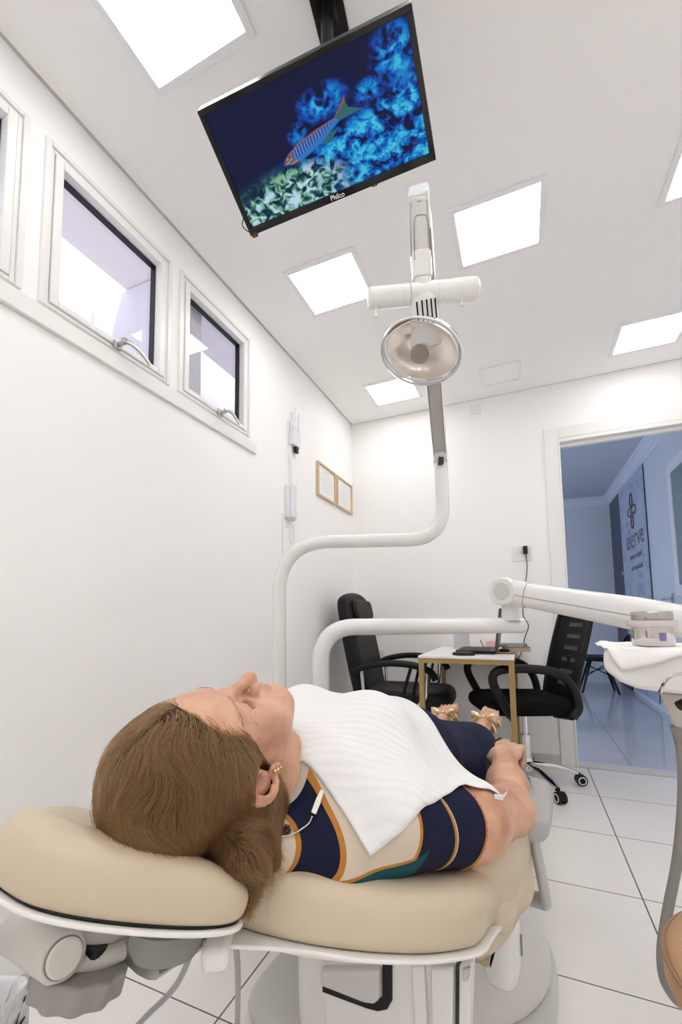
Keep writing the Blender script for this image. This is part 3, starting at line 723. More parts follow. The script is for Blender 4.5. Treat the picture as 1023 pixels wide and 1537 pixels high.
for q in ((564,474,0.985),(693,457,0.99)):
    bm = B_(); e = at(*q); add_tube(bm, [e+V((0,0,0.03)), e+V((0,0,-0.004))], 0.0035, 8); obj('switch', bm, MATS['enamel'], t)
# lamp head looks down towards the chair
hd = (V((-0.40,0.62,0.85))-lampc).normalized(); hd = V((hd.x*0.75, hd.y*1.3, hd.z*0.75)).normalized()
hx = (barx - hd*barx.dot(hd)).normalized(); hy = hd.cross(hx).normalized()
if hy.z > 0: hy = -hy; 
mh = frame_mat(lampc, hx, hy, hd)
bm = B_(); add_lathe(bm, [(0.0,-0.050),(0.03,-0.048),(0.060,-0.036),(0.080,-0.014),(0.086,0.0),(0.083,0.0),(0.077,-0.012),(0.058,-0.032),(0.03,-0.043),(0.0,-0.045)], mh, 48, 1.0, 0.76)
obj('reflector', bm, mat('reflector', (0.96,0.92,0.87), 0.22, 0.7), t)
bm = B_(); pts = [mh @ V((0.0945*math.cos(a), 0.0945*0.76*math.sin(a), -0.002)) for a in np.linspace(0, 2*PI, 49)[:-1]]; add_tube(bm, pts, 0.0032, 8, cyclic=True)
gs = bpy.data.materials.new('clear_shield'); gs.use_nodes = True; nt = gs.node_tree
for n in list(nt.nodes):
    if n.type != 'OUTPUT_MATERIAL': nt.nodes.remove(n)
o_ = [n for n in nt.nodes if n.type == 'OUTPUT_MATERIAL'][0]
t_ = nt.nodes.new('ShaderNodeBsdfTransparent'); t_.inputs[0].default_value = (0.95,0.95,0.955,1)
g_ = nt.nodes.new('ShaderNodeBsdfGlossy'); g_.inputs['Roughness'].default_value = 0.04
f_ = nt.nodes.new('ShaderNodeLayerWeight'); f_.inputs[0].default_value = 0.12
mm = nt.nodes.new('ShaderNodeMixShader'); nt.links.new(f_.outputs['Fresnel'], mm.inputs[0]); nt.links.new(t_.outputs[0], mm.inputs[1]); nt.links.new(g_.outputs[0], mm.inputs[2]); nt.links.new(mm.outputs[0], o_.inputs[0])
MATS['clear_shield'] = gs
obj('shield_rim', bm, mat('rim_clear', (0.86,0.86,0.87), 0.3), t)
bm = B_(); add_lathe(bm, [(0.095,-0.002),(0.0965,0.006),(0.092,0.022),(0.078,0.038),(0.055,0.050),(0.025,0.056),(0.0,0.057)], mh, 48, 1.0, 0.76); obj('shield', bm, gs, t)
bm = B_(); add_lathe(bm, [(0.095,-0.004),(0.090,-0.022),(0.075,-0.042),(0.05,-0.056),(0.02,-0.06)], mh, 48, 1.0, 0.76); obj('shield_back', bm, gs, t)
bm = B_(); add_lathe(bm, [(0.0,-0.045),(0.016,-0.045),(0.016,-0.022),(0.010,-0.008),(0,-0.004)], mh, 20); obj('bulb', bm, mat('bulb_glass', (0.72,0.64,0.54), 0.3), t)
bm = B_(); add_lathe(bm, [(0.0,0.004),(0.020,0.004),(0.0215,0.010),(0.020,0.017),(0.0,0.017)], mh, 24); obj('bulb_cap', bm, mat('cap_grey', (0.36,0.32,0.29), 0.3, 0.4), t)
nk0 = crossc-V((0,0,0.004)); nk1 = lampc-hd*0.046
nd = (nk1-nk0).normalized(); nx_ = (barx-nd*barx.dot(nd)).normalized(); ny_ = nd.cross(nx_); mn = frame_mat(nk0, nx_, ny_, nd); nl = (nk1-nk0).length
bm = B_(); add_lathe(bm, [(0.0,-0.004),(0.026,-0.002),(0.031,0.010),(0.033,nl*0.5),(0.040,nl*0.95),(0.038,nl+0.008),(0,nl+0.01)], mn, 30, 1.0, 0.8); obj('neck', bm, MATS['enamel'], t)
bm = B_()
sgn = 1 if (ny_.dot(fw) < 0) else -1
for k in range(-2, 3):
    x = k*0.0105; r0 = 0.0325
    yy = sgn*0.8*math.sqrt(max(r0*r0-x*x, 1e-6))
    add_box(bm, mn @ V((x, yy, nl*0.45)), (0.0030, 0.004, nl*0.62), mn.to_3x3().to_4x4())
obj('vent_slots', bm, MATS['black_plastic'], t)

# ---------------------------------------------------------------- instrument arm and tray
b0 = at(481,1040,1.49); b0 = V((b0.x, b0.y, 0.601)); b1 = at(481,940,1.49); b1.x, b1.y = b0.x, b0.y; b1.z = at(560,940.5,1.53).z
b2 = at(783,938.5,1.70)
t = thing('delivery_unit', 'white jointed arm reaching across to the instrument tray at the right', 'instrument arm', (b0.x, b0.y, 0))
bm = B_(); add_tube(bm, fillet([b0, b1, b2], [0, 0.13, 0], 14), 0.0300, 24); obj('pipe', bm, MATS['enamel'], t, smooth=50)
s0 = at(766,940,1.68); s0.z = b2.z+0.02; s1 = at(762,900,1.68); s1.x, s1.y = s0.x, s0.y
bm = B_(); add_lathe(bm, [(0.034,0),(0.031,0.012),(0.031,0.07),(0.036,(s1.z-s0.z)+0.02)], Matrix.Translation(s0), 28); obj('swivel', bm, MATS['enamel'], t)
e0 = at(760,888,1.67); e1 = at(1075,942,1.20); dr = (e1-e0).normalized(); hs = V((dr.y,-dr.x,0)).normalized(); hu = dr.cross(hs).normalized()
if hu.z < 0: hu = -hu
me_ = frame_mat(e0, hs, hu, dr); L_ = (e1-e0).length
bm = B_()
N_ = 10; prev = None
sec = [(0.0,0.050,0.036),(0.06,0.050,0.038),(0.09,0.046,0.038),(0.3,0.050,0.038),(L_*0.7,0.053,0.038),(L_,0.046,0.036)]
rings = []
for (z, hh, ww) in sec:
    rings.append([bm.verts.new(me_ @ V((ww*math.copysign(abs(math.cos(a))**0.75, math.cos(a)), hh*math.copysign(abs(math.sin(a))**0.75, math.sin(a)), z))) for a in np.linspace(0, 2*PI, 33)[:-1]])
for a, b in zip(rings, rings[1:]):
    for k in range(32): bm.faces.new((a[k], a[(k+1)%32], b[(k+1)%32], b[k]))
bm.faces.new(rings[0][::-1]); bm.faces.new(rings[-1]); sa_ = obj('spring_arm', bm, MATS['enamel'], t, smooth=50)
bm = B_(); add_tube(bm, [me_ @ V((0.0385*math.copysign(abs(math.cos(a))**0.75, math.cos(a)), 0.0468*math.copysign(abs(math.sin(a))**0.75, math.sin(a)), 0.085)) for a in np.linspace(0, 2*PI, 41)[:-1]], 0.0012, 6, cyclic=True); obj('joint_seam', bm, MATS['seam'], t)
mdsk = frame_mat(e0, dr, hu, hs)
bm = B_(); add_lathe(bm, [(0,-0.041),(0.050,-0.041),(0.0535,-0.036),(0.0535,0.036),(0.050,0.041),(0,0.041)], mdsk, 40); obj('joint', bm, MATS['enamel'], t)
camside = -1 if hs.dot(fw) > 0 else 1
bm = B_(); add_lathe(bm, [(0,camside*0.0415),(0.034,camside*0.0415),(0.034,camside*0.043),(0,camside*0.0435)], mdsk, 32); obj('joint_cap', bm, MATS['enamel_grey'], t)
bm = B_(); add_boxm(bm, me_, (camside*0.0385, -0.006, L_*0.47), (0.0016, 0.0022, L_*0.80)); obj('seam', bm, MATS['seam'], t)
bm = B_(); add_tube(bm, [e1+V((0,0,-0.02)), V((e1.x, e1.y, 0.905))], 0.03, 20); obj('stem', bm, MATS['enamel'], t)

# the tray runs along the chair: tu points away along it, tv across it
TH = math.radians(10); tu = V((math.sin(TH), math.cos(TH), 0)); tv = V((math.cos(TH), -math.sin(TH), 0))
tray_top = 0.905
org = at(907,974,0.96); org.z = tray_top
def on_front(x, y):                       # photo pixel -> point on the tray's front plane
    r = V(ray(x, y)); o = V((0,0,CAM_Z)); return o+r*((org-o).dot(tu)/r.dot(tu))
def trp(px, off, z): q = org+tv*px+tu*off; return V((q.x, q.y, z))
t = thing('instrument_tray', 'white boat-shaped instrument tray unit hanging from the jointed arm', 'instrument tray', org)
prof = [(906,976),(905,985),(905,1003),(912,1010),(930,1024),(955,1034),(985,1039),(1023,1043)]
poly = []
for x, y in prof:
    q = on_front(x, y)-org; poly.append((q.dot(tv), q.z))
poly[0] = (poly[0][0], 0.0)
xr = poly[-1][0]; poly += [(xr+0.16, poly[-1][1]+0.004), (xr+0.21, poly[-1][1]+0.03), (xr+0.22, 0.0)]
m_ = frame_mat(org, tv, V((0,0,1)), -tu)
bm = B_(); add_prism(bm, poly, m_, -0.30, 0.0); obj('body', bm, MATS['enamel'], t, smooth=30, bevel=0.010, bseg=3)
hk = [on_front(x, y)-tu*o_f for x, y, o_f in ((990,1037,0.012),(993,1026,0.026),(1000,1015,0.034),(1014,1009,0.036),(1040,1009,0.036),(1062,1012,0.03),(1070,1014,-0.004))]
bm = B_(); add_tube(bm, smooth_path(hk, 6), 0.0042, 10); obj('grab_rail', bm, MATS['chrome'], t)
bm = B_(); p0 = at(1000,1042,0.95); add_prism(bm, [(-0.012,0),(0.06,0),(0.06,-0.06),(0.02,-0.075),(0.010,-0.072)], frame_mat(p0+tu*0.04, tv, V((0,0,1)), -tu), -0.03, 0.03); obj('holder', bm, MATS['plastic_warm'], t, bevel=0.004)
bm = B_(); add_tube(bm, [at(1018,1060,0.90), at(1030,1054,0.90)], 0.010, 14); obj('holder_clip', bm, MATS['black_plastic'], t)
hp = [at(1013,1090,0.95), at(1022,1130,0.95), at(1024,1200,0.94), at(1016,1290,0.93), at(1001,1370,0.92), at(993,1430,0.91), at(1000,1478,0.90), at(1030,1510,0.92), at(1080,1500,0.95)]
bm = B_(); add_tube(bm, smooth_path(hp, 8), 0.0102, 12); obj('hose', bm, MATS['hose_grey'], t)
# paper liner over the tray with a hanging corner
bm = B_()
def trayxz(x, y, d, lift=0.002): q = at(x, y, d); return q
zt = tray_top+0.0012
def tz(px, off, z=zt): q = trp(px, off, z); return q
w_ = 0.34
grid = []
nu, nv = 24, 12
for i in range(nu+1):
    row = []
    for j in range(nv+1):
        u = i/nu; v = j/nv
        px = 0.004+u*w_; off = -0.004+v*0.25
        z = zt+0.0012*math.sin(37*u+9*v)+0.0012
        row.append(bm.verts.new(tz(px, off+0.004*math.sin(20*u), z)))
    grid.append(row)
for i in range(nu):
    for j in range(nv): bm.faces.new((grid[i][j], grid[i+1][j], grid[i+1][j+1], grid[i][j+1]))
# corner flap hanging down the front: triangle between three photographed corners
fl = []
for i in range(13):
    u = i/12; a = grid[i][0].co.copy()
    drop = 0.050*max(0.0, 1-abs(u-0.15)/0.15 if u < 0.15 else 1-(u-0.15)/0.85)
    fl.append((a, drop))
prev = [grid[i][0] for i in range(13)]
for s in range(1, 5):
    cur = []
    for i in range(13):
        a, drop = fl[i]; f = s/4
        cur.append(bm.verts.new(a - tu*(0.006*min(1, f*2)) + V((0,0,-drop*f)) + tv*(0.004*math.sin(i+f*3)*f)))
    for i in range(12): bm.faces.new((prev[i], prev[i+1], cur[i+1], cur[i]))
    prev = cur
# left overhang sticking out past the tray edge
prev = grid[0]
for s in range(1, 4):
    cur = []
    for j in range(nv+1):
        v = j/nv; ex = 0.006+0.026*max(0, 1-abs(v-0.75)/0.6)
        cur.append(bm.verts.new(grid[0][j].co - tv*(ex*s/3) + V((0,0,0.002*math.sin(j*1.7)-0.003*(1-v)*s/3))))
    for j in range(nv): bm.faces.new((prev[j], prev[j+1], cur[j+1], cur[j]))
    prev = cur
o = obj('tray_paper', bm, MATS['paper'], None, smooth=60); so_ = o.modifiers.new('solid', 'SOLIDIFY'); so_.thickness = 0.0006; so_.offset = 1
tag(o, 'white crinkled paper sheet lying on the instrument tray, one corner hanging down', 'paper sheet')
# jar of cotton and burs on the tray
jc = at(980,962,0.99); jz = zt+0.0035
t = thing('dressing_jar', 'round clear jar with chrome lid and pinkish plastic rim standing on the tray paper', 'jar', (jc.x, jc.y, jz))
mj = Matrix.Translation((jc.x, jc.y, jz)) @ Matrix.Diagonal((0.76,0.76,0.92,1))
bm = B_(); add_lathe(bm, [(0,0),(0.053,0),(0.0545,0.003),(0.0545,0.046),(0.052,0.046),(0.052,0.005),(0,0.005)], mj, 40); obj('body', bm, mat('jar_glass', (0.62,0.59,0.55), 0.10, 0.85), t)
bm = B_(); add_lathe(bm, [(0.0,0.0465),(0.060,0.0465),(0.0645,0.052),(0.065,0.058),(0.062,0.0625),(0.0,0.0625)], mj, 40); obj('rim', bm, mat('jar_rim', (0.82,0.74,0.78), 0.15, trans=0.35), t)
bm = B_(); add_lathe(bm, [(0,0.063),(0.0525,0.063),(0.0535,0.065),(0.0535,0.082),(0.0515,0.085),(0.0,0.086)], mj, 40); obj('lid', bm, mat('lid_steel', (0.50,0.48,0.45), 0.15, 1.0), t)
bm = B_(); dv = (V((0,0,CAM_Z))-V((jc.x,jc.y,CAM_Z))).normalized(); sv = V((-dv.y, dv.x, 0)); 
for a0, a1, h0, h1 in ((0.28,0.62,0.012,0.030),):
    vs0 = []; vs1 = []
    for k in range(9):
        a = -(a0+(a1-a0)*k/8)
        p = V((jc.x,jc.y,jz))+(dv*math.cos(a)+sv*(-math.sin(a)))*0.0549*0.762
        vs0.append(bm.verts.new(p+V((0,0,h0)))); vs1.append(bm.verts.new(p+V((0,0,h1))))
    for k in range(8): bm.faces.new((vs0[k], vs0[k+1], vs1[k+1], vs1[k]))
obj('sticker', bm, mat('violet_label', (0.22,0.16,0.38), 0.6), t)

# seam lines and joint outlines moulded into the underside of the lamp's top elbow, laid on its surface
def tree_of(names, root):
    m = bmesh.new()
    for ch in root.children:
        if ch.name.split('.')[0] in names:
            q = ch.data.copy(); q.transform(parent_world(ch)); m.from_mesh(q); bpy.data.meshes.remove(q)
    t_ = BVHTree.FromBMesh(m); m.free(); return t_
lamp_root = bpy.data.objects['dental_lamp']
LT = tree_of({'elbow','drop_arm','yoke','spring_arm','channel'}, lamp_root)
def lamp_hit(x, y, lift=0.0008):
    r = V(ray(x, y)).normalized(); h = LT.ray_cast(V((0,0,CAM_Z)), r)
    return None if h[0] is None else h[0]-r*lift
for ln in ([(617,385),(616,345),(616,306),(628,302),(640,301),(643,340),(647,385)], [(622,390),(621,350),(621,332),(624,324),(632,322),(639,323),(642,335),(645,375)]):
    ps = [lamp_hit(x, y) for x, y in ln]; ps = [q for q in ps if q is not None]
    if len(ps) > 3:
        bm = B_(); add_tube(bm, ps, 0.0011, 6); obj('outline', bm, MATS['seam'], lamp_root)
# ---------------------------------------------------------------- desk and what stands on it
DXa, DXb, DYa, DYb, DZt = -0.567, -0.055, 2.47, 3.235, 0.759
t = thing('desk', 'small white-topped desk with square gold metal legs against the back wall', 'desk', ((DXa+DXb)/2, (DYa+DYb)/2, 0))
bm = B_(); add_box2(bm, (DXa, DYa, DZt-0.014), (DXb, DYb, DZt)); obj('tabletop', bm, mat('desk_white', (0.84,0.83,0.82), 0.3), t, bevel=0.002)
for x in (DXa+0.015, DXb-0.015):
    for y in (DYa+0.02, DYb-0.02):
        bm = B_(); add_box2(bm, (x-0.0145, y-0.0145, 0), (x+0.0145, y+0.0145, DZt-0.0145)); obj('leg', bm, MATS['gold_frame'], t, bevel=0.002)
bm = B_()
for y in (DYa+0.02, DYb-0.02): add_box2(bm, (DXa+0.03, y-0.014, DZt-0.042), (DXb-0.03, y+0.014, DZt-0.0148))
for x in (DXa+0.015, DXb-0.015): add_box2(bm, (x-0.014, DYa+0.035, DZt-0.042), (x+0.014, DYb-0.035, DZt-0.0148))
obj('apron', bm, MATS['gold_frame'], t, bevel=0.001)
# laptop: seen from its side, screen on the door side
lx, ly = -0.36, 2.79
t = thing('laptop', 'open black laptop on the white desk, its screen seen edge-on', 'laptop', (lx, ly, DZt))
bm = B_(); add_prism(bm, rrect(-0.38, -0.155, 2.64, 2.98, 0.01), Matrix.Identity(4), DZt+0.004, DZt+0.021)
add_box2(bm, (-0.37, 2.66, DZt), (-0.36, 2.67, DZt+0.005)); add_box2(bm, (-0.18, 2.66, DZt), (-0.17, 2.67, DZt+0.005)); add_box2(bm, (-0.37, 2.95, DZt), (-0.36, 2.96, DZt+0.005)); add_box2(bm, (-0.18, 2.95, DZt), (-0.17, 2.96, DZt+0.005))
obj('base', bm, MATS['black_plastic'], t, bevel=0.003)
bm = B_(); m_ = Matrix.Translation((-0.155, 2.81, DZt+0.02)) @ Matrix.Rotation(math.radians(8), 4, 'Y'); add_boxm(bm, m_, (0.0, 0, 0.125), (0.014, 0.335, 0.245)); obj('screen', bm, mat('laptop_lid', (0.05,0.05,0.055), 0.35), t, bevel=0.003)
bm = B_(); add_prism(bm, rrect(-0.36, -0.19, 2.66, 2.96, 0.004), Matrix.Identity(4), DZt+0.0212, DZt+0.0225); obj('keyboard', bm, mat('keys', (0.03,0.03,0.03), 0.6), t)
q = on(695,972,2,DZt); 
t = thing('desk_phone', 'low black oval phone base on the front of the desk before the laptop', 'phone', (-0.335, 2.565, DZt))
bm = B_(); add_lathe(bm, [(0,0),(0.052,0),(0.056,0.006),(0.050,0.016),(0.03,0.020),(0,0.0205)], Matrix.Translation((-0.325, 2.562, DZt)), 32, 1.15, 0.75); obj('base', bm, MATS['black_plastic'], t)
t = thing('card_holder', 'upright clear grey card stand behind the laptop on the desk', 'card stand', (-0.40, 3.08, DZt))
bm = B_(); add_box2(bm, (-0.455, 3.07, DZt), (-0.345, 3.10, DZt+0.006)); obj('base', bm, mat('acrylic', (0.5,0.5,0.53), 0.15), t, bevel=0.001)
bm = B_(); m_ = Matrix.Translation((-0.40, 3.085, DZt+0.006)) @ Matrix.Rotation(-0.14, 4, 'X'); add_boxm(bm, m_, (0,0,0.075), (0.105,0.004,0.15)); obj('card', bm, mat('card_grey', (0.52,0.52,0.55), 0.4), t)
bm = B_(); add_box2(bm, (-0.245,3.10,DZt), (-0.175,3.17,DZt+0.052)); o = obj('note_block', bm, mat('pink_notes', (0.80,0.52,0.53), 0.7), bevel=0.002); tag(o, 'pink block of notes at the back of the desk beside the laptop screen', 'note block')
cols = [(0.30,0.14,0.08),(0.22,0.23,0.22),(0.36,0.17,0.09)]
for k, (dx, dy, rz, hz, lab) in enumerate(((-0.055,3.02,0.08,0.024,'brown notebook at the bottom of the small pile on the desk corner'),(-0.075,3.03,-0.10,0.014,'dark grey notebook on top of the brown one on the desk corner'))):
    z = DZt+(0 if k == 0 else 0.0245)
    t = thing('notebook', lab, 'notebook', (dx, dy, z), rz, 'notebooks on the desk')
    m_ = Matrix.Translation((dx, dy, z)) @ Matrix.Rotation(rz, 4, 'Z')
    bm = B_(); add_boxm(bm, m_, (0,0,0.0012), (0.16,0.22,0.0024)); add_boxm(bm, m_, (0,0,hz-0.0012), (0.16,0.22,0.0024)); add_boxm(bm, m_, (-0.079,0,hz/2), (0.002,0.22,hz)); obj('cover', bm, mat('cover%d' % k, cols[k], 0.5), t, bevel=0.0006)
    bm = B_(); add_boxm(bm, m_, (0.001,0,hz/2), (0.154,0.214,hz-0.005)); obj('pages', bm, mat('pages%d' % k, (0.55,0.45,0.36) if k == 0 else (0.5,0.48,0.45), 0.8), t)
t = thing('keyring', 'small dark key fob with metal ring lying in front of the notebooks', 'keys', (-0.135, 2.84, DZt))
bm = B_(); add_lathe(bm, [(0,0),(0.022,0),(0.026,0.008),(0.02,0.017),(0,0.02)], Matrix.Translation((-0.112,2.72,DZt)), 20, 1.2, 0.8); obj('fob', bm, MATS['black_plastic'], t)
bm = B_(); add_tube(bm, [V((-0.085+0.016*math.cos(a), 2.735, DZt+0.019+0.016*math.sin(a))) for a in np.linspace(0, 2*PI, 17)[:-1]], 0.002, 6, cyclic=True); obj('ring', bm, MATS['chrome'], t)
bm = B_(); add_box2(bm, (-0.165,2.70,DZt), (-0.055,2.80,DZt+0.012)); o = obj('wallet', bm, mat('wallet_brown', (0.28,0.13,0.09), 0.5), bevel=0.004); tag(o, 'flat brown wallet lying before the notebooks by the laptop screen', 'wallet')
for ob in bpy.data.objects:
    if ob.name == 'keyring': ob.location.z += 0.012

# ---------------------------------------------------------------- wall outlet, adapter and cable
pw = on(782.5,831.5,1,WY)
t = thing('wall_outlet', 'white double wall outlet plate beside the doorway', 'outlet', (pw.x, WY, pw.z))
bm = B_(); add_box(bm, (pw.x, WY-0.0045, pw.z), (0.132,0.008,0.105)); obj('plate', bm, MATS['trim_white'], t, bevel=0.003)
bm = B_(); add_box(bm, (pw.x-0.028, WY-0.0105, pw.z+0.008), (0.044,0.004,0.026)); obj('socket', bm, MATS['alu_white'], t, bevel=0.001)
t = thing('power_adapter', 'small black power adapter plugged into the wall outlet', 'power adapter', (pw.x+0.025, WY-0.03, pw.z))
bm = B_(); add_box(bm, (pw.x+0.024, WY-0.031, pw.z+0.022), (0.030,0.044,0.054)); obj('body', bm, MATS['black_plastic'], t, bevel=0.004)
bm = B_(); add_tube(bm, smooth_path([(pw.x+0.026, WY-0.03, pw.z-0.006), (pw.x+0.03, WY-0.03, pw.z-0.10), (pw.x+0.01, WY-0.025, pw.z-0.25), (pw.x-0.01, WY-0.022, pw.z-0.42), (pw.x+0.02, WY-0.02, pw.z-0.50), (pw.x-0.005, WY-0.012, pw.z-0.58), (pw.x-0.05, WY-0.006, pw.z-0.72), (pw.x-0.16, WY-0.007, pw.z-0.80), (pw.x-0.24, WY-0.010, pw.z-0.74), (pw.x-0.30, WY-0.010, pw.z-0.60)], 8), 0.0028, 8); obj('cable', bm, MATS['black_plastic'], t)
p2 = on(565,981,1,WY); bm = B_(); add_box(bm, (p2.x, WY-0.0045, p2.z), (0.125,0.008,0.05)); o = obj('socket_plate', bm, mat('plate_white', (0.78,0.78,0.80), 0.3), bevel=0.003); tag(o, 'small white socket plate low on the back wall behind the left office chair', 'outlet')

# ---------------------------------------------------------------- things on the left wall
mat('intercom_white', (0.76,0.75,0.80), 0.35)
ph = on(433,755,0,WX)
t = thing('intercom_phone', 'white wall intercom handset with hanging coiled cord', 'intercom', (WX, ph.y, ph.z))
bm = B_(); add_prism(bm, rrect(-0.048,0.048,-0.105,0.105,0.02), frame_mat((WX+0.0005, ph.y, ph.z), (0,1,0), (0,0,1), (1,0,0)), 0, 0.028); obj('cradle', bm, MATS['intercom_white'], t, bevel=0.006)
bm = B_(); m_ = frame_mat((WX+0.0285, ph.y-0.012, ph.z), (0,1,0), (0,0,1), (1,0,0))
add_prism(bm, [(-0.028,-0.10),(0.020,-0.10),(0.024,-0.07),(0.018,-0.03),(0.018,0.03),(0.024,0.07),(0.022,0.102),(-0.028,0.102)], m_, 0.0005, 0.026); obj('handset', bm, MATS['intercom_white'], t, bevel=0.007)
bm = B_(); add_box(bm, (WX+0.0305, ph.y+0.018, ph.z+0.005), (0.003,0.006,0.075)); obj('gap', bm, MATS['black_plastic'], t)
bm = B_(); cp = smooth_path([(WX+0.03, ph.y-0.03, ph.z-0.104), (WX+0.022, ph.y-0.032, ph.z-0.19), (WX+0.018, ph.y-0.015, ph.z-0.245), (WX+0.018, ph.y+0.02, ph.z-0.235), (WX+0.016, ph.y+0.028, ph.z-0.18), (WX+0.014, ph.y+0.02, ph.z-0.125)], 22)
hel = [p+V((0.0035*math.cos(i*1.3), 0.0035*math.sin(i*1.3), 0)) for i, p in enumerate(cp)]; add_tube(bm, hel, 0.0022, 6); obj('cord', bm, MATS['intercom_white'], t)
ru = on(438,655,0,WX)
t = thing('wifi_router', 'small white wireless router with upright antennas fixed high on the wall', 'router', (WX, ru.y, ru.z))
bm = B_(); add_prism(bm, rrect(-0.040,0.048,-0.068,0.05,0.012), frame_mat((WX+0.006, ru.y, ru.z), (0,1,0), (0,0,1), (1,0,0)), 0, 0.03); add_box(bm, (WX+0.004, ru.y-0.02, ru.z), (0.0065,0.07,0.15)); obj('body', bm, MATS['intercom_white'], t, bevel=0.004)
for dy, hh in ((-0.045,0.11),(-0.006,0.155),(0.045,0.135)):
    bm = B_(); add_tube(bm, [(WX+0.02, ru.y+dy, ru.z+0.02), (WX+0.022, ru.y+dy, ru.z+0.02+hh)], 0.0055, 8); obj('antenna', bm, MATS['intercom_white'], t)
bm = B_(); add_box(bm, (WX+0.022, ru.y+0.012, ru.z-0.088), (0.022,0.03,0.038)); obj('plug', bm, MATS['black_plastic'], t, bevel=0.003)
for dy in (-0.035, 0.0):
    bm = B_(); add_lathe(bm, [(0,0.0365),(0.006,0.0365),(0.006,0.0375),(0,0.0375)], frame_mat((WX, ru.y+dy+0.01, ru.z+0.035), (0,1,0), (0,0,1), (1,0,0)), 12)
    obj('led', bm, MATS['plastic_grey'], t)
bm = B_(); add_box2(bm, (WX+0.0005, ph.y+0.0, ph.z+0.106), (WX+0.013, ph.y+0.022, ru.z-0.076)); o = obj('cable_duct', bm, mat('duct', (0.82,0.79,0.77), 0.5), bevel=0.002); tag(o, 'narrow white cable duct running between the router and the intercom', 'cable duct')
bm = B_(); add_tube(bm, [(WX+0.004, ph.y-0.075, ph.z-0.08), (WX+0.004, ph.y-0.075, 0.80)], 0.0035, 6); o = obj('wall_cable', bm, MATS['intercom_white']); tag(o, 'thin white cable running down the left wall below the intercom', 'cable')
mat('oak_frame', (0.66,0.49,0.33), 0.45)
for k, (a, b_) in enumerate((((474,691),(501,757)), ((503,713),(526,773)))):
    pa, pb = on(*a, 0, WX), on(*b_, 0, WX); y0, y1, z1, z0 = pa.y, pb.y, 2.059, 1.818
    lab = 'wooden framed certificate on the left wall, the one nearer the intercom' if k == 0 else 'wooden framed certificate on the left wall, the one next to the room corner'
    t = thing('framed_certificate', lab, 'framed certificate', (WX, (y0+y1)/2, z0), 0, 'framed certificates by the corner')
    bm = B_(); ring(bm, WX+0.0005, WX+0.020, y0, y1, z0, z1, 0.014, 0.014); obj('frame', bm, MATS['oak_frame'], t, bevel=0.002)
    cm_ = mat('certificate%d' % k, (0.84,0.84,0.83), 0.35)
    bm = B_(); add_box2(bm, (WX+0.001, y0+0.0145, z0+0.0145), (WX+0.008, y1-0.0145, z1-0.0145)); obj('sheet', bm, cm_, t)
    bm = B_()
    for q in range(9):
        w_ = (0.11, 0.17, 0.08, 0.19, 0.18, 0.19, 0.12, 0.17, 0.09)[q]; add_box(bm, (WX+0.0083, (y0+y1)/2, z1-0.045-q*0.018), (0.0006, w_*(y1-y0)/0.3, 0.0035 if q else 0.007))
    obj('printed_lines', bm, mat('print%d' % k, (0.66,0.67,0.68), 0.6), t)

# ---------------------------------------------------------------- office chairs
def star_base(t, cx, cy, ang0, R, zc, mat_leg):
    bm = B_(); add_lathe(bm, [(0,0.075),(0.036,0.075),(0.036,0.135),(0.03,0.15),(0,0.15)], Matrix.Translation((cx, cy, 0)), 24); obj('hub', bm, mat_leg, t)
    bm = B_(); add_lathe(bm, [(0,0.15),(0.0265,0.15),(0.0265,zc-0.13),(0,zc-0.13)], Matrix.Translation((cx, cy, 0)), 24); obj('gas_lift', bm, MATS['chrome'], t)
    bm = B_(); add_lathe(bm, [(0,zc-0.14),(0.031,zc-0.14),(0.031,zc-0.125),(0.017,zc-0.1245),(0.017,zc),(0,zc)], Matrix.Translation((cx, cy, 0)), 24); obj('piston', bm, MATS['chrome'], t)
    for k in range(5):
        a = ang0+k*2*PI/5; d = V((math.cos(a), math.sin(a), 0))
        c = V((cx, cy, 0))
        bm = B_(); pts = smooth_path([c+d*0.025+V((0,0,0.115)), c+d*R*0.5+V((0,0,0.105)), c+d*R*0.85+V((0,0,0.082)), c+d*R+V((0,0,0.066))], 5)
        add_tube(bm, pts, [0.022-0.007*i/(len(pts)-1) for i in range(len(pts))], 12, sx=0.8, sy=1.1, up=(0,0,1)); obj('star_leg', bm, mat_leg, t, smooth=60)
        n = V((-d.y, d.x, 0)); cw = c+d*(R+0.006)
        cas = None
        bm = B_(); add_tube(bm, [cw+V((0,0,0.030)), cw+V((0,0,0.072))], 0.0075, 10)
        m_ = frame_mat(cw+d*0.012+V((0,0,0.0305)), d, V((0,0,1)), n)
        add_prism(bm, [(0.030*math.cos(q), 0.030*math.sin(q)) for q in np.linspace(-0.3, PI+0.2, 14)]+[(-0.02,0.0),(0.02,-0.004)], m_, -0.010, 0.010); cas = obj('caster', bm, MATS['black_plastic'], t, bevel=0.001)
        bm = B_()
        for s in (-1, 1): add_lathe(bm, [(0,s*0.011),(0.024,s*0.011),(0.0302,s*0.0125),(0.0302,s*0.021),(0.026,s*0.024),(0,s*0.0245)], m_, 24)
        obj('wheel', bm, MATS['black_plastic'], cas)
        for s in (-1, 1):
            bm = B_(); add_lathe(bm, [(0.0165,s*0.0240),(0.0165,s*0.0258),(0.0225,s*0.0256),(0.0225,s*0.0242)], m_, 24)
            obj('wheel_ring', bm, mat('ring_white', (0.75,0.75,0.76), 0.3) if "ring_white" not in MATS else MATS["ring_white"], cas)

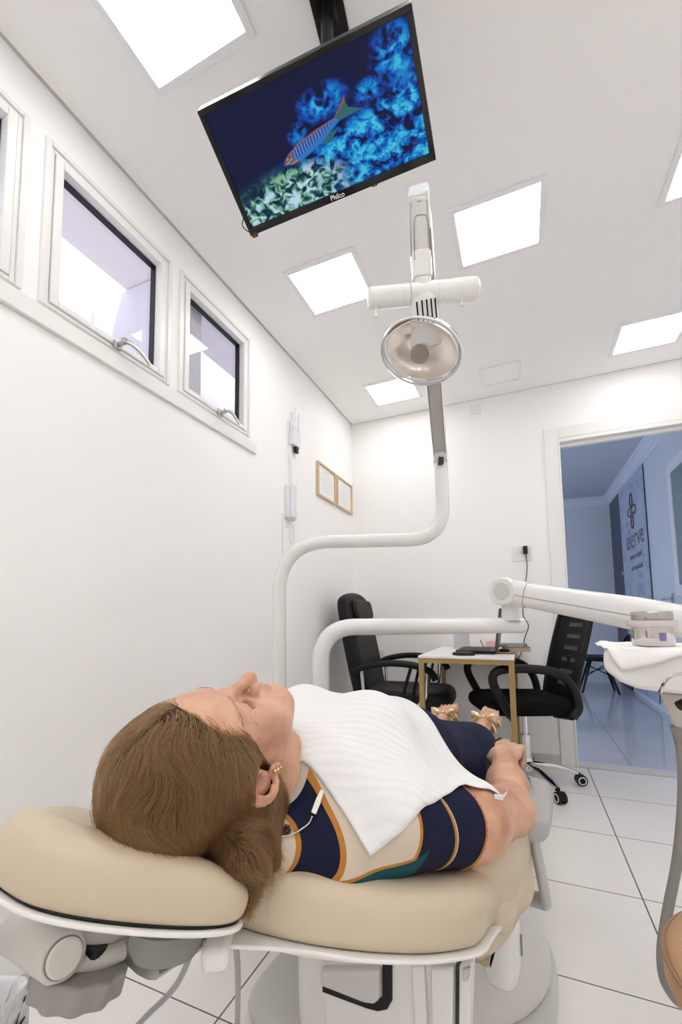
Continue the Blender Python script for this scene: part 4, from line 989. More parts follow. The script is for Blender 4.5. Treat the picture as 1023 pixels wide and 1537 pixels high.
# mesh-back task chair on the right of the desk, facing the desk
cx, cy = -0.02, 2.84; f = V((-0.93,-0.36,0)).normalized(); sd = V((-0.36,0.93,0)).normalized()      # f: facing, sd: its lateral axis (far side +)
t = thing('office_chair', 'black mesh-back office chair with chrome star base to the right of the desk', 'office chair', (cx, cy, 0), 0, 'black office chairs at the desk')
star_base(t, cx, cy, math.radians(-58), 0.275, 0.405, MATS['chrome'])
seat_c = V((cx-0.03, cy, 0))
m_ = frame_mat(V((cx-0.015, cy, 0)), f, sd, V((0,0,1)))
bm = B_(); add_cushion(bm, spline2([(0.27,-0.16),(0.285,0.0),(0.27,0.16),(0.18,0.235),(-0.08,0.24),(-0.21,0.20),(-0.235,0.0),(-0.21,-0.20),(-0.08,-0.24),(0.18,-0.235)], 6), m_, 0.425, 0.512, 0.06, dish=0.012); obj('seat', bm, MATS['black_fabric'], t, smooth=60)
bm = B_(); add_boxm(bm, m_, (-0.02,0,0.413), (0.24,0.16,0.030)); add_boxm(bm, m_, (-0.215,0,0.44), (0.12,0.10,0.03)); obj('mechanism', bm, MATS['black_plastic'], t, bevel=0.005)
# backrest: curved frame with horizontal slots
def back_pt(v, w):                       # v 0..1 upward, w -1..1 across
    z = 0.47+0.60*v
    off = -0.215-0.05*math.sin(v*PI*0.75)*0.4-0.14*v**1.4 - 0.03*(1-w*w)
    half = 0.205-0.03*(1-v)**2-0.035*v**4
    return V((cx-0.015, cy, 0))+f*off+sd*(half*w)+V((0,0,z))
bm = B_(); nv, nw = 26, 10
G = [[back_pt(i/nv, -1+2*j/nw) for j in range(nw+1)] for i in range(nv+1)]
vv = [[bm.verts.new(p) for p in row] for row in G]
for i in range(nv):
    for j in range(nw):
        slot = (3 <= i <= 23) and (i % 3 == 1) and (3 <= j <= nw-4)
        fq_ = bm.faces.new((vv[i][j], vv[i+1][j], vv[i+1][j+1], vv[i][j+1])); fq_.material_index = 1 if slot else 0
o = obj('backrest', bm, [mat('mesh_black', (0.006,0.006,0.007), 0.6, spec=0.2), mat('mesh_gap', (0.085,0.085,0.09), 0.8)], t, smooth=60); so_ = o.modifiers.new('solid', 'SOLIDIFY'); so_.thickness = 0.012; so_.offset = 0
bm = B_(); loop = [back_pt(i/20, -1) for i in range(21)]+[back_pt(1, -1+2*j/8)+V((0,0,0.008)) for j in range(1, 8)]+[back_pt(1-i/20, 1) for i in range(21)]
add_tube(bm, loop, 0.014, 10); obj('back_frame', bm, MATS['black_plastic'], t, smooth=60)
bm = B_(); add_tube(bm, smooth_path([V((cx-0.015,cy,0))+f*(-0.20)+V((0,0,0.44)), V((cx-0.015,cy,0))+f*(-0.30)+V((0,0,0.50)), V((cx-0.015,cy,0))+f*(-0.325)+V((0,0,0.62)), V((cx-0.015,cy,0))+f*(-0.315)+V((0,0,0.74))], 6), 0.022, 10, sx=1.6, sy=0.8); obj('back_stem', bm, MATS['black_plastic'], t, smooth=60)
for s in (-1, 1):
    o_ = V((cx-0.015, cy, 0))+sd*(s*0.262)
    bm = B_(); pts = [o_+f*0.14+V((0,0,0.425)), o_+f*0.20+V((0,0,0.52)), o_+f*0.245+V((0,0,0.63)), o_+f*0.205+V((0,0,0.685)), o_+f*0.05+V((0,0,0.692)), o_+f*(-0.10)+V((0,0,0.668)), o_+f*(-0.175)+V((0,0,0.60)), o_+f*(-0.205)+V((0,0,0.49)), o_+f*(-0.17)+V((0,0,0.43))]
    add_tube(bm, smooth_path(pts, 7), 0.021, 12, sx=0.95, sy=1.15, up=sd); obj('armrest', bm, MATS['black_plastic'], t, smooth=60)
    bm = B_(); add_tube(bm, [o_+f*0.14+V((0,0,0.422)), o_+f*0.13-sd*(s*0.12)+V((0,0,0.414))], 0.014, 10); add_tube(bm, [o_+f*(-0.17)+V((0,0,0.43)), o_+f*(-0.13)-sd*(s*0.12)+V((0,0,0.418))], 0.014, 10); obj('arm_bracket', bm, MATS['black_plastic'], t)

# padded executive chair on the left of the desk, facing the other way
cx, cy = -0.74, 2.835; a_ = math.radians(2); f = V((math.cos(a_), math.sin(a_), 0)); sd = V((-f.y, f.x, 0))
t = thing('office_chair', 'black padded leather office chair with chrome arm supports to the left of the desk', 'office chair', (cx, cy, 0), 0, 'black office chairs at the desk')
star_base(t, cx, cy, math.radians(20), 0.28, 0.40, MATS['chrome'])
o0 = V((cx, cy, 0)); m_ = frame_mat(o0, f, sd, V((0,0,1)))
bm = B_(); add_cushion(bm, spline2([(0.30,-0.18),(0.315,0.0),(0.30,0.18),(0.20,0.25),(-0.12,0.25),(-0.24,0.22),(-0.25,0.0),(-0.24,-0.22),(-0.12,-0.25),(0.20,-0.25)], 6), m_, 0.405, 0.525, 0.07, dish=0.015); obj('seat', bm, MATS['black_leather'], t, smooth=60)
bm = B_(); add_boxm(bm, m_, (0,0,0.395), (0.22,0.18,0.03)); obj('mechanism', bm, MATS['black_plastic'], t, bevel=0.005)
ub = (V((0,0,1))*math.cos(0.20)-f*math.sin(0.20)).normalized(); nb = ub.cross(sd).normalized()
if nb.dot(f) < 0: nb = -nb
mb_ = frame_mat(o0+f*(-0.235)+V((0,0,0.44)), sd, ub, sd.cross(ub))
sgn = 1 if sd.cross(ub).dot(f) > 0 else -1
bm = B_(); add_cushion(bm, spline2([(-0.20,0.0),(0,-0.015),(0.20,0.0),(0.245,0.15),(0.25,0.40),(0.225,0.62),(0.17,0.70),(0,0.725),(-0.17,0.70),(-0.225,0.62),(-0.25,0.40),(-0.245,0.15)], 6), mb_, -0.045, 0.055, 0.045); obj('backrest', bm, MATS['black_leather'], t, smooth=60)
bm = B_(); add_cushion(bm, rrect(-0.19,0.19,0.52,0.66,0.05), mb_, sgn*0.045 if sgn > 0 else -0.085, sgn*0.085 if sgn > 0 else -0.045, 0.03); obj('head_pad', bm, MATS['black_leather'], t, smooth=60)
for s in (-1, 1):
    o_ = o0+sd*(s*0.285)
    bm = B_(); pts = [o_+f*(-0.27)+V((0,0,0.635)), o_+f*(-0.19)+V((0,0,0.675)), o_+f*(-0.05)+V((0,0,0.70)), o_+f*0.10+V((0,0,0.695)), o_+f*0.21+V((0,0,0.66)), o_+f*0.245+V((0,0,0.61))]
    add_tube(bm, smooth_path(pts, 7), 0.024, 12, sx=0.85, sy=1.2, up=(0,0,1)); obj('arm_pad', bm, MATS['black_leather'], t, smooth=60)
    bm = B_(); add_tube(bm, fillet([o_+f*0.19+V((0,0,0.655)), o_+f*0.175+V((0,0,0.47)), o_+f*0.05-sd*(s*0.02)+V((0,0,0.415)), o_+f*(-0.05)-sd*(s*0.10)+V((0,0,0.40))], [0,0.07,0.05,0], 8), 0.0165, 12); add_tube(bm, [o_+f*(-0.21)+V((0,0,0.66)), o_+f*(-0.20)-sd*(s*0.02)+V((0,0,0.47))], 0.0125, 10); obj('arm_support', bm, MATS['chrome'], t, smooth=60)
    bm = B_(); add_tube(bm, [o_+f*0.10+V((0,0,0.68)), o_+f*0.05+V((0,0,0.52))], 0.010, 8); add_tube(bm, [o_+f*0.145+V((0,0,0.67)), o_+f*0.11+V((0,0,0.52)), o_+f*0.05-sd*(s*0.06)+V((0,0,0.43))], 0.009, 8); obj('arm_brace', bm, MATS['black_plastic'], t, smooth=60)

# ---------------------------------------------------------------- black stool in the hall
sx_, sy_ = 0.84, 6.42
t = thing('hall_chair', 'black low chair with splayed thin legs standing in the hall', 'chair', (sx_, sy_, 0))
bm = B_(); m_ = Matrix.Translation((sx_, sy_, 0))
add_cushion(bm, spline2([(-0.30,-0.18),(0,-0.23),(0.24,-0.20),(0.28,0.0),(0.24,0.20),(0,0.23),(-0.30,0.18),(-0.34,0.0)], 6), m_, 0.40, 0.455, 0.04, dish=0.01); obj('seat', bm, MATS['black_leather'], t, smooth=60)
for x, y in ((-0.16,-0.13),(-0.16,0.13),(0.16,-0.13),(0.16,0.13)):
    bm = B_(); add_tube(bm, [(sx_+x*0.5, sy_+y*0.6, 0.405), (sx_+x*1.25, sy_+y*1.25, 0.0)], [0.018,0.013], 10); obj('leg', bm, MATS['black_plastic'], t)
bm = B_()
for y in (-0.11, 0.11): add_tube(bm, [(sx_-0.10, sy_+y, 0.33), (sx_+0.15, sy_-y, 0.20)], 0.006, 8); add_tube(bm, [(sx_+0.10, sy_+y, 0.33), (sx_-0.15, sy_-y, 0.20)], 0.006, 8)
obj('brace', bm, MATS['black_plastic'], t)
bm = B_(); add_tube(bm, smooth_path([(sx_+0.27, sy_-0.15, 0.44), (sx_+0.33, sy_-0.12, 0.62), (sx_+0.36, sy_, 0.72), (sx_+0.33, sy_+0.12, 0.62), (sx_+0.27, sy_+0.15, 0.44)], 6), 0.016, 10); obj('back_hoop', bm, MATS['black_plastic'], t)
# ---------------------------------------------------------------- dental chair; s runs towards the feet, q to the patient's right
O2 = V((-0.45, 0.50)); uu = V((math.sin(TH), math.cos(TH), 0)); vv_ = V((math.cos(TH), -math.sin(TH), 0))
def BP(s, q, z): p = uu*s+vv_*q; return V((O2.x+p.x, O2.y+p.y, z))
mat('beige_leather', (0.60,0.505,0.37), 0.36, bump=(420,0.12,0.0015), coat=0.1, noise=(3,0.04))
mat('rim_white', (0.80,0.79,0.77), 0.3)
SL = 0.30; ct = 1/math.sqrt(1+SL*SL)
us = V((uu.x*ct, uu.y*ct, -SL*ct)); nu_ = V((uu.x*SL*ct, uu.y*SL*ct, ct))
t = thing('dental_chair', 'reclined dental chair with beige padded headrest and backrest on a white pedestal', 'dental chair', BP(0.7, 0, 0))
def chair_frame(z0): return frame_mat(BP(0, 0, z0), us, vv_, nu_)
# headrest pillow on its shell
hr = [(-0.205,-0.16),(-0.21,-0.06),(-0.185,0.0),(-0.13,0.055),(-0.06,0.097),(-0.005,0.105),(0.025,0.075),(0.03,0.0),(0.03,-0.09),(0.02,-0.16),(-0.03,-0.195),(-0.14,-0.195)]
HZ0 = 0.590
SH = 0.39; ch_ = 1/math.sqrt(1+SH*SH)
m_ = frame_mat(BP(0, 0, HZ0), V((uu.x*ch_, uu.y*ch_, -SH*ch_)), vv_, V((uu.x*SH*ch_, uu.y*SH*ch_, ch_)))
bm = B_(); add_cushion(bm, spline2(hr, 6), m_, 0.003, 0.083, 0.044, n=9, p=2.3, dish=0.022, rb=0.016, warp=lambda x, y: 0.036*max(0.0, min(1.0, (x+0.12)/0.14))**1.3); hp_ = obj('headrest', bm, MATS['beige_leather'], t, smooth=70)
bm = B_(); add_cushion(bm, spline2([(x*1.0-0.0, y*1.0) for x, y in hr], 6), m_, -0.0035, 0.0022, 0.0028, n=4); obj('headrest_shell', bm, MATS['rim_white'], hp_, smooth=60)
bm = B_(); add_cushion(bm, spline2([(x*0.955, (y+0.04)*0.95-0.04) for x, y in hr], 6), m_, 0.0026, 0.006, 0.001, n=2); obj('piping', bm, MATS['black_plastic'], hp_, smooth=60)
# backrest, narrow at the shoulders end of the headrest and flaring to the hips
bk = [(0.045,-0.03),(0.05,0.04),(0.085,0.125),(0.145,0.205),(0.215,0.268),(0.29,0.308),(0.335,0.318),(0.40,0.315),(0.66,0.30),(0.72,0.20),(0.73,0.0),(0.72,-0.20),(0.66,-0.30),(0.40,-0.315),(0.29,-0.308),(0.215,-0.268),(0.145,-0.205),(0.085,-0.125)]
BZ0 = 0.548
m_ = chair_frame(BZ0)
bm = B_(); add_cushion(bm, spline2(bk, 6), m_, 0.003, 0.091, 0.046, n=9, p=2.3, dish=0.012, rb=0.018); bo_ = obj('backrest', bm, MATS['beige_leather'], t, smooth=70)
bkr = [(x-0.050 if x < 0.06 else x-0.004 if x < 0.2 else x, y*1.01) for x, y in bk]
bm = B_(); add_cushion(bm, spline2(bkr, 6), m_, -0.0035, 0.0022, 0.0028, n=4); obj('backrest_shell', bm, MATS['rim_white'], bo_, smooth=60)
bm = B_(); add_cushion(bm, spline2([((x-0.4)*0.955+0.4, y*0.955) for x, y in bk], 6), m_, 0.0026, 0.006, 0.001, n=2); obj('piping', bm, MATS['black_plastic'], bo_, smooth=60)
bm = B_(); add_cushion(bm, spline2([(x*0.86+0.06, y*0.82) for x, y in bk], 6), m_, -0.035, -0.008, 0.03, n=4); obj('backrest_back', bm, MATS['rim_white'], bo_, smooth=60)
# seat with raised side wings and the leg rest beyond it
sz = 0.385
se = [(0.43,-0.27),(0.43,0.27),(0.50,0.335),(0.62,0.345),(0.90,0.26),(1.05,0.20),(1.25,0.155),(1.55,0.12),(1.60,0.06),(1.605,-0.06),(1.60,-0.16),(1.55,-0.20),(1.25,-0.22),(0.95,-0.23),(0.62,-0.275),(0.50,-0.28)]
m_ = frame_mat(BP(0, 0, sz), uu, vv_, V((0,0,1)))
bm = B_(); add_cushion(bm, spline2(se, 6), m_, 0.0, 0.075, 0.05, n=8, p=2.2); obj('seat', bm, MATS['beige_leather'], t, smooth=70)
for sgn in (1,):
    wg = [(0.40,0.275),(0.44,0.312),(0.54,0.335),(0.68,0.330),(0.80,0.305),(0.78,0.25),(0.60,0.25),(0.45,0.245)]
    bm = B_(); add_cushion(bm, spline2([(x, y*sgn) for x, y in wg], 6), m_, -0.045, 0.185, 0.045, n=8, p=2.2); obj('side_wing', bm, MATS['beige_leather'], t, smooth=70)
bm = B_(); add_cushion(bm, spline2([(x*0.88+0.11, y*0.90) for x, y in se], 6), m_, -0.045, 0.002, 0.02, n=4); obj('seat_shell', bm, MATS['rim_white'], t, smooth=60)
# armrest on the near side with its looped bracket
m_ = frame_mat(BP(0, 0, 0.0), uu, vv_, V((0,0,1)))
for sgn in (1,):
    ar = [(0.655,0.26),(0.652,0.335),(0.665,0.358),(0.70,0.368),(0.80,0.362),(0.90,0.35),(0.935,0.335),(0.945,0.31),(0.94,0.26)]
    bm = B_(); add_cushion(bm, spline2([(x, y*sgn) for x, y in ar], 4), m_, 0.475, 0.525, 0.016, n=5, p=2.6); ao = obj('armrest', bm, mat('armrest_grey', (0.46,0.46,0.455), 0.35) if 'armrest_grey' not in MATS else MATS['armrest_grey'], t, smooth=60)
    bm = B_(); add_tube(bm, fillet([BP(0.685,sgn*0.335,0.478), BP(0.70,sgn*0.352,0.34), BP(0.715,sgn*0.35,0.325), BP(0.73,sgn*0.30,0.315), BP(0.74,sgn*0.22,0.33)], [0,0.05,0.04,0.05,0], 8), 0.0115, 12, sx=1.0, sy=1.5); obj('bracket', bm, mat('bracket_grey', (0.52,0.52,0.52), 0.3, 0.3) if 'bracket_grey' not in MATS else MATS['bracket_grey'], ao, smooth=60)
# pedestal: column housing, cover panels and floor plate
m0 = frame_mat(BP(0, 0, 0.0), uu, vv_, V((0,0,1)))
bm = B_(); add_cushion(bm, rrect(0.40,0.80,-0.15,0.185,0.05), m0, 0.03, 0.375, 0.02, n=4, p=3); ped = obj('pedestal', bm, MATS['rim_white'], t, smooth=50)
# cover panels on the head side of the column, outlined as they are seen and laid on its end face
pf = BP(0.3995, 0, 0)
def on_ped(x, y):
    r = V(ray(x, y)); o = V((0,0,CAM_Z)); q = o+r*((pf-o).dot(uu)/r.dot(uu)); return ((q-pf).dot(vv_), q.z)
mp_ = frame_mat(pf, vv_, V((0,0,1)), -uu)
def panel(pts, h0, h1, name, m, bevel=0.0):
    bm = B_(); add_prism(bm, [on_ped(*q) for q in pts], mp_, h0, h1); return obj(name, bm, m, ped, bevel=bevel)
panel([(482,1440),(700,1440),(690,1640),(505,1640)], 0.0, 0.012, 'end_cover', MATS['rim_white'], 0.006)
panel([(492,1440),(578,1440),(578,1486),(570,1492),(556,1490),(492,1466)], 0.0125, 0.030, 'motor_cover', MATS['enamel_grey'], 0.006)
panel([(490,1467),(556,1492),(570,1494),(579,1487),(579,1440),(593,1440),(593,1494),(586,1506),(572,1509),(556,1505),(490,1481)], 0.0122, 0.0155, 'recess', MATS['black_plastic'])
panel([(622,1440),(642,1440),(652,1640),(634,1640)], 0.0125, 0.020, 'rib', MATS['rim_white'], 0.004)
panel([(652,1440),(686,1440),(684,1640),(658,1640)], 0.0125, 0.024, 'rib', MATS['rim_white'], 0.004)
panel([(687,1440),(695,1440),(694,1640),(686,1640)], 0.0, 0.014, 'gap', mat('dark_gap', (0.05,0.05,0.05), 0.7))
panel([(695,1436),(714,1430),(706,1640),(694,1640)], 0.0, 0.026, 'side_rail', MATS['rim_white'], 0.004)
panel([(702,1436),(713,1434),(710,1452),(703,1454)], 0.0262, 0.034, 'rail_clip', MATS['satin_metal'], 0.002)
# smooth hanging side pod
bm = B_(); add_cushion(bm, rrect(0.53,0.62,0.245,0.318,0.03), m0, 0.225, 0.37, 0.02, n=6, p=2.6); pod = obj('side_pod', bm, MATS['enamel'], t, smooth=60)
bm = B_(); add_box(bm, BP(0.585,0.3192,0.30), (0.003,0.006,0.04), Matrix.Rotation(-TH, 4, 'Z')); obj('pod_latch', bm, MATS['seam'], pod)
# floor plate and the flared hump over the hydraulics
fp = [(0.42,-0.30),(0.40,-0.05),(0.44,0.12),(0.52,0.17),(0.56,0.20),(0.62,0.225),(0.66,0.255),(0.70,0.315),(0.78,0.345),(0.93,0.335),(1.05,0.29),(1.15,0.20),(1.20,0.0),(1.15,-0.20),(1.0,-0.30),(0.7,-0.33)]
bm = B_(); add_cushion(bm, spline2(fp, 6), m0, 0.0, 0.045, 0.018, n=5, p=2.4); obj('floor_plate', bm, MATS['enamel_grey'], t, smooth=60)
hb = SDF()
R_ = np.array([[uu.x, vv_.x, 0],[uu.y, vv_.y, 0],[0,0,1]])
def bp(s, q, z): p = BP(s, q, z); return (p.x, p.y, p.z)
hb.ell(bp(0.86,0.16,0.02), (0.22,0.17,0.30), R_, k=0.05).ell(bp(0.80,0.0,0.05), (0.28,0.26,0.26), R_, k=0.06).half(bp(0.9,0.2,0.0445), (0,0,-1), k=0.002)
lo = np.array(bp(0.86,0.05,0.2))-0.5; hi = lo+1.0; lo[2] = 0.0; hi[2] = 0.42
me = hb.mesh(lo, hi, 0.010); hmp = link('base_cover', me, mat('base_grey', (0.70,0.69,0.67), 0.35), t, smooth=80)
# headrest mechanism: link arms, round joint, knob
hm = lambda s, q, z: BP(s, q, z)
jA = at(24,1398,0.63); jB = at(96,1437,0.525)
ax_ = (jB-jA).normalized()
s_ = ax_.cross(V((0,0,1))).normalized(); u_ = s_.cross(ax_); jl = (jB-jA).length
bm = B_(); add_lathe(bm, [(0,0),(0.022,0),(0.027,0.005),(0.0275,jl-0.005),(0.024,jl),(0,jl)], frame_mat(jA, s_, u_, ax_), 36); mech = obj('headrest_joint', bm, MATS['plastic_warm'], t, smooth=50)
bm = B_(); add_lathe(bm, [(0.0,jl+0.001),(0.0205,jl+0.001),(0.0205,jl+0.003),(0.018,jl+0.005),(0,jl+0.0055)], frame_mat(jA, s_, u_, ax_), 32); obj('joint_cap', bm, mat('cap_warm', (0.66,0.63,0.59), 0.3), mech)
bm = B_(); add_tube(bm, [frame_mat(jA, s_, u_, ax_) @ V((0.0213*math.cos(a), 0.0213*math.sin(a), jl+0.0006)) for a in np.linspace(0, 2*PI, 41)[:-1]], 0.0009, 6, cyclic=True); obj('cap_seam', bm, MATS['seam'], mech)
kc = at(121,1460,0.56)
kn = [( (0.056+0.0024*math.cos(11*a))*math.cos(a), (0.056+0.0024*math.cos(11*a))*math.sin(a)) for a in np.linspace(0, 2*PI, 67)[:-1]]
kax = V((0.10,0.25,1)).normalized(); k1 = kax.cross(V((1,0,0))).normalized(); k2 = kax.cross(k1)
bm = B_(); add_prism(bm, kn, frame_mat(kc, k1, k2, kax), -0.016, 0.014); obj('knob', bm, mat('knob_grey', (0.29,0.275,0.26), 0.45), mech, bevel=0.003)
bm = B_(); add_tube(bm, [kc+kax*0.0145+V((0.015,0,0)), kc+kax*0.034+V((0.015,0,0))], 0.013, 18); obj('knob_stem', bm, MATS['black_plastic'], mech)
def link_bar(pts_, r, name, m, parent): 
    bm = B_(); add_tube(bm, smooth_path(pts_, 6), r, 12, sx=1.0, sy=0.9, up=(0,0,1)); return obj(name, bm, m, parent, smooth=60)
link_bar([at(104,1452,0.545), at(150,1440,0.56), at(186,1425,0.58), at(222,1407,0.61)], 0.0125, 'link_arm', MATS['plastic_warm'], mech)
link_bar([at(84,1396,0.57), at(125,1409,0.57), at(160,1410,0.58), at(205,1396,0.61)], 0.0125, 'link_arm', MATS['plastic_warm'], mech)
link_bar([at(112,1424,0.565), at(150,1426,0.57), at(175,1418,0.585), at(212,1402,0.615)], 0.0085, 'link_slot', mat('dark_grey', (0.10,0.10,0.095), 0.5), mech)
sk = at(235,1410,0.62); bm = B_(); add_lathe(bm, [(0,-0.014),(0.034,-0.014),(0.042,0.0),(0.044,0.02),(0,0.024)], frame_mat(BP(-0.03,0.0,HZ0-0.036), us, vv_, nu_), 32, 1.3, 1.0); obj('headrest_socket', bm, mat('socket_grey', (0.24,0.235,0.225), 0.5), mech, smooth=50)
bm = B_(); nb0 = at(331,1404,0.60); add_box(bm, nb0, (0.035,0.10,0.030), Matrix.Rotation(0.5, 4, 'Z')); obj('neck_block', bm, MATS['rim_white'], t, bevel=0.008)
bm = B_(); add_tube(bm, smooth_path([BP(-0.06,-0.02,HZ0-0.05), BP(0.02,-0.02,0.53), BP(0.14,0.0,0.515), BP(0.30,0,0.45)], 6), 0.022, 12, sx=0.7, sy=2.0, up=(0,0,1)); obj('headrest_bar', bm, MATS['satin_metal'], t, smooth=60)
# two grey tubes under the headrest
for pts, lab in (([at(290,1408,0.64), at(283,1440,0.66), at(262,1482,0.70), at(225,1520,0.74), at(180,1560,0.80), at(120,1580,0.9)], 'grey tube hanging in a curve from below the headrest'), ([at(352,1395,0.67), at(355,1430,0.69), at(357,1470,0.72), at(356,1537,0.80), at(352,1600,0.86)], 'grey tube hanging straight down below the top of the backrest')):
    bm = B_(); add_tube(bm, smooth_path(pts, 8), 0.0048, 10); o = obj('tube', bm, mat('tube_grey', (0.36,0.36,0.37), 0.4) if 'tube_grey' not in MATS else MATS['tube_grey']); tag(o, lab, 'tube', 'tubes below the dental chair')
# cabinet of the dental unit on the far side, where the lamp pole and the arm are rooted
t = thing('unit_cabinet', 'white unit cabinet on the far side of the dental chair that carries the lamp pole', 'dental unit', (-0.78, 1.40, 0))
bm = B_(); add_prism(bm, rrect(-0.93,-0.618,1.26,1.56,0.04), Matrix.Identity(4), 0.0, 0.60); obj('body', bm, MATS['enamel'], t, bevel=0.01)
# waste bin with a printed plastic bag as liner, low on the left; its dark lid stands open at the back
BH = 0.36
q0 = on(50,1468,2,BH); q1 = on(0,1523,2,BH); e1 = (q1-q0); e1.z = 0; e1.normalize(); e2 = V((e1.y,-e1.x,0))
if e2.dot(V((q0.x,q0.y,0))) < 0: e2 = -e2
wb, db = 0.26, 0.24                       # along the front edge, and away from the viewpoint
org_b = V((q0.x, q0.y, 0))
t = thing('waste_bin', 'dark waste bin lined with a printed white plastic bag, standing under the headrest', 'waste bin', org_b+e1*wb/2+e2*db/2)
mbn = frame_mat(org_b, e1, e2, e1.cross(e2)); zs = 1 if e1.cross(e2).z > 0 else -1
def bpz(x, y, z): return org_b+e1*x+e2*y+V((0,0,z))
def loop_rect(off, z, n=10, amp=0.0, ph=0.0):
    out = []
    for k, (x, y) in enumerate(rrect(-off, wb+off, -off, db+off, 0.028, n)):
        out.append(bpz(x+amp*math.sin(k*1.9+ph), y+amp*math.cos(k*2.3+ph), z+amp*1.5*math.sin(k*0.8+ph)))
    return out
def skin_loops(bm, loops, close=False):
    vs = [[bm.verts.new(p) for p in L_] for L_ in loops]
    for a, b_ in zip(vs, vs[1:]):
        for k in range(len(a)): bm.faces.new((a[k], a[(k+1) % len(a)], b_[(k+1) % len(a)], b_[k]))
    if close: bm.faces.new(vs[0])
bm = B_(); skin_loops(bm, [loop_rect(-0.022, 0.0), loop_rect(-0.006, BH-0.02), loop_rect(-0.004, BH-0.004)], True); obj('bucket', bm, mat('bin_grey', (0.07,0.07,0.07), 0.45), t, smooth=50)
bm = B_(); skin_loops(bm, [loop_rect(-0.06, BH-0.15, amp=0.008), loop_rect(-0.035, BH-0.10, amp=0.007, ph=1), loop_rect(-0.016, BH-0.05, amp=0.005, ph=2), loop_rect(-0.007, BH, amp=0.001), loop_rect(0.001, BH+0.003, amp=0.0008), loop_rect(0.005, BH-0.01, amp=0.001), loop_rect(0.004, BH-0.06, amp=0.0015, ph=1), loop_rect(0.003, BH-0.12, amp=0.002, ph=2)], True)
obj('bag_liner', bm, mat('bag_plastic', (0.70,0.69,0.71), 0.3, bump=(30,0.7,0.012)), t, smooth=80)
bm = B_(); lm = frame_mat(bpz(0, db+0.012, BH+0.004), e1, (e2*0.45+V((0,0,1))*0.89).normalized(), e1.cross((e2*0.45+V((0,0,1))*0.89).normalized())); add_prism(bm, rrect(-0.006, wb+0.006, 0.0, 0.17, 0.03), lm, -0.007, 0.007); obj('lid', bm, mat('lid_grey', (0.13,0.135,0.13), 0.45), t, bevel=0.004)
# printed leaping animal and strokes of lettering on the front of the bag
def onbag(x, y): return bpz(0.065-x, -0.0075, BH-0.055+y)
bm = B_()
def patch(pts, k_=1.15): bm.faces.new([bm.verts.new(onbag(x*k_, y*k_)) for x, y in pts])
patch([(-0.040,-0.030),(-0.026,-0.018),(-0.014,-0.004),(-0.004,0.000),(0.010,0.010),(0.022,0.026),(0.026,0.028),(0.018,0.012),(0.034,0.014),(0.036,0.011),(0.012,0.000),(0.000,-0.008),(-0.012,-0.012),(-0.020,-0.020),(-0.034,-0.033)])
patch([(0.028,0.036),(0.032,0.042),(0.036,0.041),(0.033,0.035)])
for x, y in ((-0.012,-0.032),(-0.003,-0.032)): patch([(x-0.004,y-0.008),(x,y+0.006),(x+0.004,y-0.008),(x+0.002,y-0.008),(x,y),(x-0.002,y-0.008)])
patch([(0.004,-0.040),(0.004,-0.026),(0.010,-0.028),(0.012,-0.033),(0.010,-0.039)])
for x in (0.0,0.009,0.018,0.027,0.036): patch([(x-0.003,-0.056),(x-0.002,-0.045),(x+0.001,-0.045),(x+0.003,-0.056)])
obj('print', bm, MATS['black_plastic'], t, smooth=0)
# round tan stool beside the chair, only its rim reaches the picture
st_c = at(1086,1500,0.62); st_c.z = 0.0
t = thing('operator_stool', 'round tan padded stool at the lower right edge of the photo', 'stool', st_c)
mt = Matrix.Translation((st_c.x+0.13, st_c.y+0.0, 0)); cst = V((st_c.x+0.13, st_c.y, 0))
tan = mat('tan_leather', (0.47,0.29,0.165), 0.45, bump=(300,0.12,0.0015), noise=(5,0.06))
bm = B_(); add_lathe(bm, [(0,0.40),(0.17,0.40),(0.187,0.407),(0.196,0.425),(0.196,0.450),(0.187,0.470),(0.165,0.482),(0.08,0.487),(0,0.487)], mt, 56); obj('seat', bm, tan, t, smooth=70)
bm = B_(); add_tube(bm, [cst+V((0.1945*math.cos(a), 0.1945*math.sin(a), 0.458)) for a in np.linspace(0, 2*PI, 57)[:-1]], 0.0035, 8, cyclic=True); obj('piping', bm, mat('tan_dark', (0.30,0.17,0.09), 0.5), t)
bm = B_(); add_lathe(bm, [(0,0.08),(0.03,0.08),(0.03,0.25),(0.018,0.25),(0.018,0.39),(0.09,0.39),(0.09,0.3995),(0,0.3995)], mt, 24); obj('column', bm, MATS['chrome'], t)
for k in range(5):
    a = k*2*PI/5+0.4; bm = B_(); add_tube(bm, [cst+V((0.02*math.cos(a),0.02*math.sin(a),0.095)), cst+V((0.22*math.cos(a),0.22*math.sin(a),0.06))], [0.018,0.013], 10); lg = obj('leg', bm, MATS['chrome'], t)
    bm = B_(); c_ = cst+V((0.225*math.cos(a),0.225*math.sin(a),0)); add_tube(bm, [c_+V((0,0,0.062)), c_+V((0,0,0.04))], 0.006, 8); add_lathe(bm, [(0,-0.018),(0.024,-0.018),(0.026,-0.012),(0.026,0.012),(0.024,0.018),(0,0.018)], frame_mat(c_+V((0,0,0.026)), (math.cos(a),math.sin(a),0), (0,0,1), (math.sin(a),-math.cos(a),0)), 18); obj('caster', bm, MATS['black_plastic'], lg)
